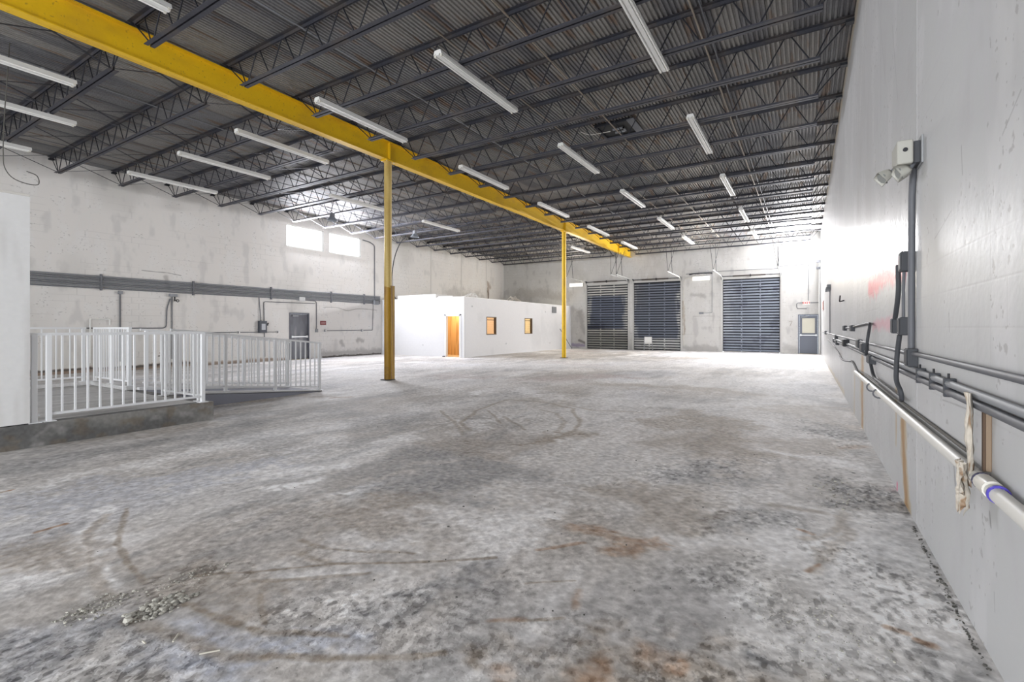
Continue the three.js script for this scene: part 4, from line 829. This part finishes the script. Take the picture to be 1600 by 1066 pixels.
// ---------------------------------------------------------------- the built-in office
const OX = -13.82, OZ = -18.25, OH = 2.87;
{
  const o = struct('wall_office', 'white painted office box built into the far left corner', 'office');
  const t = paint(512, 256, 0, 13, 0, 3, (x, y, c) => { const a = fbm(x * 0.9, y * 0.9, 4, 701), f = fbm(x * 25, y * 25, 2, 707); c[0] = c[1] = 0.85; c[2] = 0.855; mix(c, [0.78, 0.785, 0.79], ss(0.55, 0.78, a) * 0.4); for (let k = 0; k < 3; k++) c[k] += (f - 0.5) * 0.02; return f; }, false);
  const wh = new THREE.MeshStandardMaterial({ map: t.map, roughness: 0.6 });
  const front = slab(XL + 0.001, OX, 0, OH, 0.12, [[-14.93, -14.07, 0, 2.0]]); front.applyMatrix4(faceBack(OZ - 0.12)); mesh('front_panel', front, wh, o);
  const side2 = slab(-OZ + 0.121, -ZB - 0.001, 0, OH, 0.12, [[20.12, 21.04, 1.05, 1.97], [24.0, 24.92, 1.05, 1.97]]); side2.applyMatrix4(faceLeft(OX - 0.12)); mesh('side_panel', side2, wh, o);
  mesh('corner_bead', bev(OX - 0.02, OX + 0.008, 0, OH, OZ - 0.02, OZ + 0.008, 0.004), WHITEM, o);
  mesh('top_trim', merge([lim(XL, OX + 0.015, OH, OH + 0.025, OZ - 0.14, OZ + 0.015), lim(OX - 0.14, OX + 0.015, OH, OH + 0.025, ZB, OZ - 0.14)]), std(0xf0f0ee, 0.6), o);
  mesh('roof_board', lim(XL, OX - 0.12, 2.66, 2.72, ZB, OZ - 0.12), std(0xd8d4ca, 0.8), o);
  // openings
  mesh('door_jamb', merge([lim(-14.93, -14.9, 0, 2.0, OZ - 0.13, OZ + 0.012), lim(-14.1, -14.07, 0, 2.0, OZ - 0.13, OZ + 0.012), lim(-14.93, -14.07, 1.97, 2.0, OZ - 0.13, OZ + 0.012), lim(-15.0, -14.93, 0, 2.06, OZ, OZ + 0.012), lim(-14.07, -14.0, 0, 2.06, OZ, OZ + 0.012), lim(-15.0, -14.0, 2.0, 2.06, OZ, OZ + 0.012)]), WHITEM, o);
  for (const z of [-20.12, -24.0]) {
    const wf = mesh('window_frame', merge([lim(OX - 0.12, OX + 0.01, 1.05, 1.09, z - 0.92, z), lim(OX - 0.12, OX + 0.01, 1.93, 1.97, z - 0.92, z), lim(OX - 0.12, OX + 0.01, 1.05, 1.97, z - 0.05, z), lim(OX - 0.12, OX + 0.01, 1.05, 1.97, z - 0.92, z - 0.86), lim(OX - 0.09, OX - 0.06, 1.80, 1.83, z - 0.92, z)]), std(0x6a5a48, 0.5), o);
    mesh('pane', lim(OX - 0.065, OX - 0.06, 1.09, 1.93, z - 0.86, z - 0.05), new THREE.MeshPhysicalMaterial({ color: 0xffffff, transmission: 1, roughness: 0.03, thickness: 0, ior: 1.45 }), wf);
  }
  // inside: wood panelling behind the door, cream partition behind the windows
  const wood = paint(256, 512, 0, 3, 0, 3, (x, y, c) => { const g = fbm(x * 14, y * 0.8, 4, 721), p = Math.abs(((x * 5) % 1) - 0.5); c[0] = 0.86; c[1] = 0.68; c[2] = 0.44; mix(c, [0.68, 0.48, 0.26], ss(0.45, 0.75, g) * 0.7); mix(c, [0.35, 0.22, 0.1], ss(0.47, 0.5, p) * 0.7); return g; }, false);
  const woodM = new THREE.MeshStandardMaterial({ map: wood.map, roughness: 0.5 });
  mesh('inner_partition', planar(lim(-17.0, OX - 0.125, 0, 2.66, -19.65, -19.57)), woodM, o);
  mesh('inner_partition', planar(lim(-17.08, -17.0, 0, 2.66, ZB, OZ - 0.125)), std(0xeadcb8, 0.7), o);
  mesh('inner_partition', planar(lim(-17.0, OX - 0.125, 0, 2.66, -22.6, -22.52)), std(0xefdcc4, 0.7), o);
  mesh('inner_partition', planar(lim(-17.0, OX - 0.125, 0, 2.66, -26.4, -26.32)), std(0xf1e8c8, 0.7), o);
  mesh('office_floor', lim(-17.0, OX - 0.125, 0, 0.012, ZB, OZ - 0.125), std(0xc8b088, 0.6), o);
  for (const [x, z] of [[-15.0, -18.95], [-15.4, -21.0], [-15.4, -25.0]]) {  // lamps out of view, placed for the warm light in the office openings
    mesh('unseen_ceiling_lamp', bev(x - 0.3, x + 0.3, 2.62, 2.66, z - 0.25, z + 0.25, 0.01), std(0xfff2d8, 0.5, 0, { emissive: 0xffeccf, emissiveIntensity: 1.2 }), o);
    areaLight(0xffe9cc, 34, 0.58, 0.48, [x, 2.61, z], [x, 0, z + 0.001]).name = 'unseen_office_light';
  }
  for (const [z, y] of [[-18.9, 2.45], [-22.0, 0.55], [-26.6, 2.4], [-27.2, 0.45]]) mesh('wall_plug', bar(V(OX, y, z), V(OX + 0.012, y, z), 0.045, 12), std(0xb9babc, 0.6), o);
  mesh('wall_plug', bar(V(-16.4, 0.55, OZ), V(-16.4, 0.55, OZ + 0.012), 0.045, 12), std(0xc6c6c8, 0.6), o);
  { const v = mesh('vent_grille', bev(OX, OX + 0.03, 2.36, 2.76, -28.1, -27.5, 0.006), std(0x6f7174, 0.6), o); for (let k = 0; k < 6; k++) mesh('louvre', lim(OX + 0.03, OX + 0.038, 2.40 + k * 0.058, 2.42 + k * 0.058, -28.06, -27.54), std(0x8a8c8f, 0.6), v); }
  for (const [x, z, w] of [[-15.55, OZ, 0.1]]) mesh('door_stop', bev(x + 0.5, x + 0.6, 0, 0.04, z + 0.01, z + 0.12, 0.01), BLACK, o);
}
solo('roof_duct_box', merge([bev(-18.9 + 18, -16.2 + 18, 0, 0.42, -0.6, 0.6, 0.01), bev(-16.2 + 18, -15.2 + 18, 0, 0.30, -0.5, 0.5, 0.01)]), std(0xdedddb, 0.7), 'low white duct boxes lying on the office roof', 'duct', [-18, 2.72, -19.6]);
function wireClump(x, y, z, s, label, mat) {
  const o = thing('wire_clump', label, 'wire', [x, y, z]);
  for (let i = 0; i < 5; i++) { const p = []; for (let k = 0; k < 5; k++) p.push([(rnd() - 0.5) * 0.25 * s, k === 0 || k === 4 ? 0.012 : rnd() * 0.22 * s, -0.45 * s + k * 0.22 * s]); mesh('strand', sweep(smooth(p, 20), 0.012, 5), mat, o); }
}
wireClump(OX - 0.07, OH + 0.025, -19.0, 1.2, 'tangle of white wire on the office roof corner', WHITEM); wireClump(OX - 0.07, OH + 0.025, -22.9, 1.3, 'tangle of white and brown wire midway along the office roof edge', std(0xc9c0b4, 0.7));
solo('leaning_rod', bar(V(-13.1, 0.02, -29.0), V(-13.79, 1.35, -28.6), 0.02), GREYSTEEL, 'thin grey rod leaning on the office wall beside the far column', 'rod');

// ---------------------------------------------------------------- right wall fittings
const xr = XR - 0.025, BOXM = std(0x44464a, 0.65, 0.1), FLEX = std(0x66686d, 0.6, 0.1), DARKBOX = std(0x26272b, 0.6, 0.2);
function wallBox(y0, y1, z, w, d, mat, label, category = 'box') {
  const o = thing('conduit_box', label, category, [XR, y0, z]);
  mesh('case', bev(-d, 0, 0, y1 - y0, -w / 2, w / 2, 0.006), mat, o); const cv = mesh('cover', bev(-d - 0.006, -d, 0.008, y1 - y0 - 0.008, -w / 2 + 0.006, w / 2 - 0.006, 0.003), mat, o);
  for (const s of [0.02, y1 - y0 - 0.02]) mesh('screw', bar(V(-d - 0.009, s, 0), V(-d - 0.005, s, 0), 0.005, 6), GALV, cv);
  return o;
}
{ // emergency light
  const e = thing('emergency_light', 'two-headed emergency light mounted high on the right wall', 'light', [XR, 2.56, -4.32]);
  mesh('back_plate', bev(-0.012, 0, -0.02, 0.17, -0.1, 0.1, 0.004), std(0x97999b, 0.6), e);
  mesh('junction_neck', bev(-0.055, -0.012, -0.01, 0.14, -0.075, 0.075, 0.006), std(0x44464a, 0.6), e);
  mesh('housing', bev(-0.145, -0.055, -0.02, 0.145, -0.12, 0.12, 0.014), std(0xb0afa7, 0.6), e);
  mesh('status_lens', bar(V(-0.1, 0.075, 0.12), V(-0.1, 0.075, 0.127), 0.014, 12), DARKBOX, e);
  const cup = new THREE.LatheGeometry([[0.0, 0.0], [0.03, 0.0], [0.042, 0.02], [0.06, 0.085], [0.055, 0.085], [0.038, 0.025], [0.0, 0.014]].map((p) => new THREE.Vector2(...p)), 4);
  for (const [x, y, z, dx, dy, dz] of [[-0.16, -0.03, -0.04, -0.75, -0.55, 0.35], [-0.07, -0.05, 0.07, -0.9, -0.35, 0.25]]) {
    const h = mesh('lamp_head', cup, std(0xbcbbb2, 0.5, 0, { side: THREE.DoubleSide }), e); h.position.set(x, y, z); h.quaternion.setFromUnitVectors(V(0, 1, 0), V(dx, dy, dz).normalize());
    mesh('lens', new THREE.CylinderGeometry(0.05, 0.05, 0.006, 4).rotateY(Math.PI / 4).translate(0, 0.07, 0), std(0x8b8d8a, 0.2), h);
    mesh('swivel', bar(V(x + 0.03, 0.0, z * 0.6), V(x, y, z), 0.013), GREYSTEEL, e);
  }
}
conduit('riser_conduit', [[xr, 2.56, -4.40], [xr, 2.4, -4.47], [xr, 1.26, -4.50]], 0.021, FLEX, 'thick grey riser from the emergency light down to the low box', 'conduit', 0.06);
wallBox(1.85, 2.0, -4.72, 0.11, 0.06, BOXM, 'dark conduit box beside the riser, at red paint height'); wallBox(1.36, 1.50, -4.78, 0.11, 0.06, BOXM, 'dark conduit box at the middle of the riser cluster');
wallBox(1.37, 1.50, -5.22, 0.10, 0.05, BOXM, 'dark conduit box left of the middle box in the riser cluster'); wallBox(1.14, 1.27, -4.46, 0.12, 0.06, BOXM, 'dark conduit box at the foot of the thick riser');
wallBox(1.0, 1.1, -6.95, 0.3, 0.06, BOXM, 'dark conduit box under the bent conduit, left of the rust run');
wallBox(1.36, 1.46, -9.7, 0.34, 0.05, BOXM, 'dark square box, right of a pair near eye level'); wallBox(1.36, 1.46, -11.5, 0.4, 0.05, BOXM, 'dark square box, left of a pair near eye level');
wallBox(1.13, 1.25, -8.5, 0.34, 0.05, BOXM, 'dark box on the upper level conduit near the rust run'); wallBox(1.1, 1.22, -7.7, 0.32, 0.07, BOXM, 'bulky dark box on the double pipes near the rust run');
wallBox(1.07, 1.2, -10.9, 0.4, 0.09, DARKBOX, 'black outlet box standing off the double pipes'); wallBox(1.12, 1.24, -14.6, 0.5, 0.05, BOXM, 'far dark box where the level conduit starts'); wallBox(1.02, 1.12, -15.6, 0.5, 0.05, BOXM, 'far dark box under the level conduit'); wallBox(1.0, 1.12, -14.0, 0.4, 0.06, BOXM, 'far dark box beside the double pipes');
wallBox(1.16, 1.3, -22.0, 0.6, 0.06, GREYSTEEL, 'grey box farthest along the right wall');
conduit('wall_conduit', [[xr, 1.235, 1.5], [xr, 1.235, -4.4]], 0.017, FLEX, 'upper grey conduit on the right wall nearest the viewer');
conduit('wall_conduit', [[xr, 1.225, -4.52], [xr, 1.22, -26]], 0.015, FLEX, 'upper grey conduit running on to the far corner');
conduit('double_pipe', [[xr - 0.004, 1.125, 1.5], [xr - 0.004, 1.115, -16]], 0.02, GALV, 'upper one of two grey pipes clamped together on the right wall');
conduit('double_pipe', [[xr - 0.006, 1.08, 1.5], [xr - 0.006, 1.07, -16]], 0.02, FLEX, 'lower one of two grey pipes clamped together on the right wall');
for (const [z, n] of [[-3.75, 'next to the riser foot'], [-4.15, 'just right of the riser foot'], [-3.4, 'nearest the hanging rag']]) {
  const c = thing('pipe_clamp', 'small dark clamp on the double pipes, ' + n, 'clamp', [XR, 1.05, z]);
  mesh('strap', bev(-0.052, 0, 0, 0.1, -0.012, 0.012, 0.004), BOXM, c); mesh('bolt', bar(V(-0.03, 0.1, 0), V(-0.03, 0.125, 0), 0.006, 6), DARKBOX, c);
}
conduit('flex_conduit', [[xr - 0.01, 1.93, -5.0], [xr - 0.01, 1.72, -4.98], [xr - 0.012, 1.6, -5.05], [xr - 0.01, 1.5, -5.16]], 0.018, BOXM, 'dark flexible conduit dropping across the red paint', 'conduit', 0.12);
conduit('flex_conduit', [[xr - 0.008, 1.86, -4.74], [xr - 0.008, 1.7, -4.78], [xr - 0.008, 1.5, -4.77]], 0.011, FLEX, 'thin flexible conduit joining the upper and middle boxes', 'conduit', 0.1);
conduit('flex_conduit', [[xr - 0.03, 1.36, -4.78], [xr - 0.04, 1.2, -4.83], [xr - 0.05, 1.0, -4.8], [xr - 0.03, 0.93, -4.72], [xr - 0.02, 0.855, -4.74], [xr - 0.02, 0.86, -5.0], [xr - 0.01, 0.86, -6.55], [xr - 0.01, 0.9, -6.75], [xr - 0.015, 1.0, -6.9]], 0.017, BOXM, 'dark flexible conduit looping down below the double pipes', 'conduit', 0.07);
conduit('flex_conduit', [[xr - 0.05, 1.1, -7.0], [xr - 0.05, 1.28, -6.85], [xr - 0.015, 1.465, -6.95], [xr - 0.005, 1.47, -7.3], [xr, 1.43, -9.5]], 0.016, BOXM, 'dark conduit rising and bending toward the pair of square boxes', 'conduit', 0.09);
conduit('wall_conduit', [[xr, 1.41, -9.87], [xr, 1.41, -11.3]], 0.012, FLEX, 'short conduit joining the pair of square boxes');
{ // far emergency light with its conduit
  const e = thing('emergency_light', 'small far emergency light with conduit below, near the back corner', 'light', [XR, 2.6, -18.6]);
  mesh('case', bev(-0.1, 0, 0, 0.2, -0.25, 0.25, 0.01), GALV, e); for (const z of [-0.3, 0.3]) mesh('lamp_head', new THREE.CylinderGeometry(0.06, 0.045, 0.1, 12).rotateZ(Math.PI / 2).translate(-0.08, 0.05, z), GALV, e);
}
conduit('wall_conduit', [[xr, 2.6, -18.3], [xr, 1.24, -18.3]], 0.014, GREYSTEEL, 'vertical conduit below the far emergency light');
conduit('wall_hook', [[XR - 0.005, 1.98, -12.1], [XR - 0.09, 1.95, -11.9], [XR - 0.09, 2.06, -11.7]], 0.012, DARKBOX, 'dark hook sticking out of the right wall', 'hook', 0.03);
{ const s = thing('wall_sign', 'faded red-brown sign seen edge-on near the far corner', 'sign', [XR, 2.2, -26]); mesh('board', bev(-0.03, 0, 0, 0.42, -0.6, 0.6, 0.004), std(0xb98a80, 0.6), s); mesh('rim', merge([lim(-0.034, -0.03, 0.39, 0.42, -0.6, 0.6), lim(-0.034, -0.03, 0, 0.03, -0.6, 0.6)]), WHITEM, s); }
{ // drain pipe with couplings
  const p = thing('drain_pipe', 'white plastic drain pipe running low along the right wall', 'pipe', [XR - 0.045, 0.77, 0]);
  mesh('tube', pipe([[0, 0.01, 1.5], [0, 0.0, -3.2], [0.005, -0.02, -7.6], [0.01, -0.03, -8.95]], 0.03, 0.3, 14), std(0xdcdad4, 0.5), p);
  const rn = new THREE.CylinderGeometry(0.036, 0.036, 0.12, 16).rotateX(Math.PI / 2), ring = new THREE.CylinderGeometry(0.0365, 0.0365, 0.01, 16).rotateX(Math.PI / 2);
  const c1 = mesh('coupling', rn, std(0xdedbd2, 0.35), p); c1.position.set(0, 0.004, -2.68);
  for (const [z, c, l] of [[-2.755, 0x3c3c58, 'dark primer ring'], [-2.56, 0x4a3fa8, 'purple primer ring']]) { const m = mesh('primer_ring', ring, std(c, 0.5), p); m.position.set(0, 0.004, z); m.userData.label = l; }
}
conduit('pipe_cable', [[XR - 0.012, 0.822, -3.15], [XR - 0.012, 0.81, -5.5], [XR - 0.012, 0.81, -7.4], [XR - 0.012, 0.79, -8.6]], 0.009, std(0x5f5c56, 0.7), 'dark cable lying along the top of the drain pipe', 'cable', 0.3);
solo('wall_cable', sweep(smooth([[XR - 0.015, 0.76, -8.9], [XR - 0.015, 0.85, -9.8], [XR - 0.02, 0.82, -10.4], [XR - 0.02, 0.74, -12.5], [XR - 0.02, 0.8, -13.4], [XR - 0.015, 0.9, -16], [XR - 0.015, 1.0, -20]], 60), 0.014, 6), std(0x6a6a6c, 0.7), 'loose grey cable drooping along the wall beyond the drain pipe', 'cable');
for (const [z, n] of [[-6.15, 'nearer'], [-6.75, 'farther']]) { const pts = []; for (let k = 0; k <= 8; k++) { const a = -0.6 + k * 0.42; pts.push([XR - 0.045 - Math.sin(a) * 0.045, 0.745 - Math.cos(a) * 0.045, z]); } solo('pipe_hanger', sweep(pts.map((p) => V(...p)), 0.008, 6), GREYSTEEL, n + ' wire hanger hook under the drain pipe', 'hook'); }
// rag
{ // rag and brown batten between the double pipes and the drain pipe
  const t = paint(128, 256, 0, 1, 0, 1, (x, y, c) => { const a = fbm(x * 5, y * 4, 4, 801), f = fbm(x * 30, y * 30, 2, 803); c[0] = 0.78; c[1] = 0.75; c[2] = 0.70; mix(c, [0.50, 0.38, 0.27], ss(0.5, 0.7, a) * 0.8); for (let k = 0; k < 3; k++) c[k] += (f - 0.5) * 0.1; return f; }, false);
  const rag = new THREE.MeshStandardMaterial({ map: t.map, roughness: 0.95, side: THREE.DoubleSide });
  function cloth(w, h, ox, amp, s) {
    const g = new THREE.PlaneGeometry(w, h, 14, 28), p = g.attributes.position;
    for (let i = 0; i < p.count; i++) { const u = p.getX(i) / w, v = p.getY(i) / h; p.setXYZ(i, p.getX(i) * (1 + 0.25 * (fbm(v * 3 + s, 0, 2, 5) - 0.5)) + (fbm(v * 4, s, 2, 9) - 0.5) * 0.03, p.getY(i) + (v < -0.4 ? (fbm(u * 6, s, 2, 12) - 0.5) * 0.08 : 0), ox + (fbm(u * 5 + s, v * 3, 3, 15) - 0.5) * amp + Math.sin(u * 14) * 0.006); }
    g.rotateY(-Math.PI / 2); g.computeVertexNormals(); return g;
  }
  const r = thing('hanging_rag', 'dirty white rag draped from the double pipes over the drain pipe', 'rag', [XR, 1.1, -2.84]);
  mesh('upper_strip', cloth(0.085, 0.40, 0.062, 0.035, 1).translate(0, -0.17, -0.03), rag, r); mesh('lower_bunch', cloth(0.12, 0.22, 0.088, 0.045, 4).translate(0, -0.38, -0.02), rag, r);
  mesh('lower_fold', cloth(0.09, 0.15, 0.096, 0.03, 7).translate(0, -0.35, 0.0), rag, r);
  const b = thing('wood_batten', 'brown weathered batten fixed upright behind the hanging rag', 'batten', [XR, 0.80, -2.85]);
  mesh('board', planar(bev(-0.022, 0, 0, 0.26, -0.028, 0.03, 0.006)), std(0x8d7a66, 0.85), b); mesh('edge_strip', bev(-0.03, -0.02, 0, 0.26, 0.012, 0.032, 0.004), std(0x5c4a3c, 0.9), b);
}

// ---------------------------------------------------------------- crumbs, rubble and twigs on the floor
{
  const stone = new THREE.IcosahedronGeometry(1, 0), mats = [std(0x9b988c, 0.95), std(0x84806f, 0.95), std(0xb8b6ae, 0.95)];
  function rubble(label, list) {   // [x, z, spread x, spread z, count, size]
    const tot = list.reduce((s, l) => s + l[4], 0), im = shade(new THREE.InstancedMesh(stone, mats[0], tot)), d = new THREE.Object3D(), col = new THREE.Color(); let n = 0;
    for (const [x0, z0, x1, z1, count, size, w] of list) for (let i = 0; i < count; i++) {
      const t = rnd(), s = size * (0.4 + rnd() * rnd() * 0.9), g = (rnd() + rnd() + rnd() - 1.5) * w, q = (rnd() + rnd() + rnd() - 1.5) * w;
      d.position.set(x0 + (x1 - x0) * t + g, s * 0.3, z0 + (z1 - z0) * t + q); d.scale.set(s * (0.7 + rnd() * 0.6), s * (0.4 + rnd() * 0.4), s * (0.7 + rnd() * 0.6)); d.rotation.set(0, rnd() * 6, 0); d.updateMatrix();
      im.setMatrixAt(n, d.matrix); const v = label.includes('dark ') && !label.includes('band') ? 0.05 + rnd() * 0.1 : 0.24 + rnd() * 0.36; im.setColorAt(n, col.setRGB(v, v * 0.97, v * 0.86)); n++;
    }
    im.name = numbered('rubble'); im.userData = { label, category: 'rubble', kind: 'stuff' }; im.material = std(0xffffff, 0.95); scene.add(im);
  }
  RUBBLE_PLACES.forEach(([label, list]) => rubble(label, list));
  const straw = std(0xc9c5b8, 0.8);
  for (const [a, b, n] of TWIGS) solo('straw', bar(V(a[0], 0.006, a[1]), V(b[0], 0.006, b[1]), 0.004, 5), straw, n, 'straw');
}
renderer.render(scene, camera);
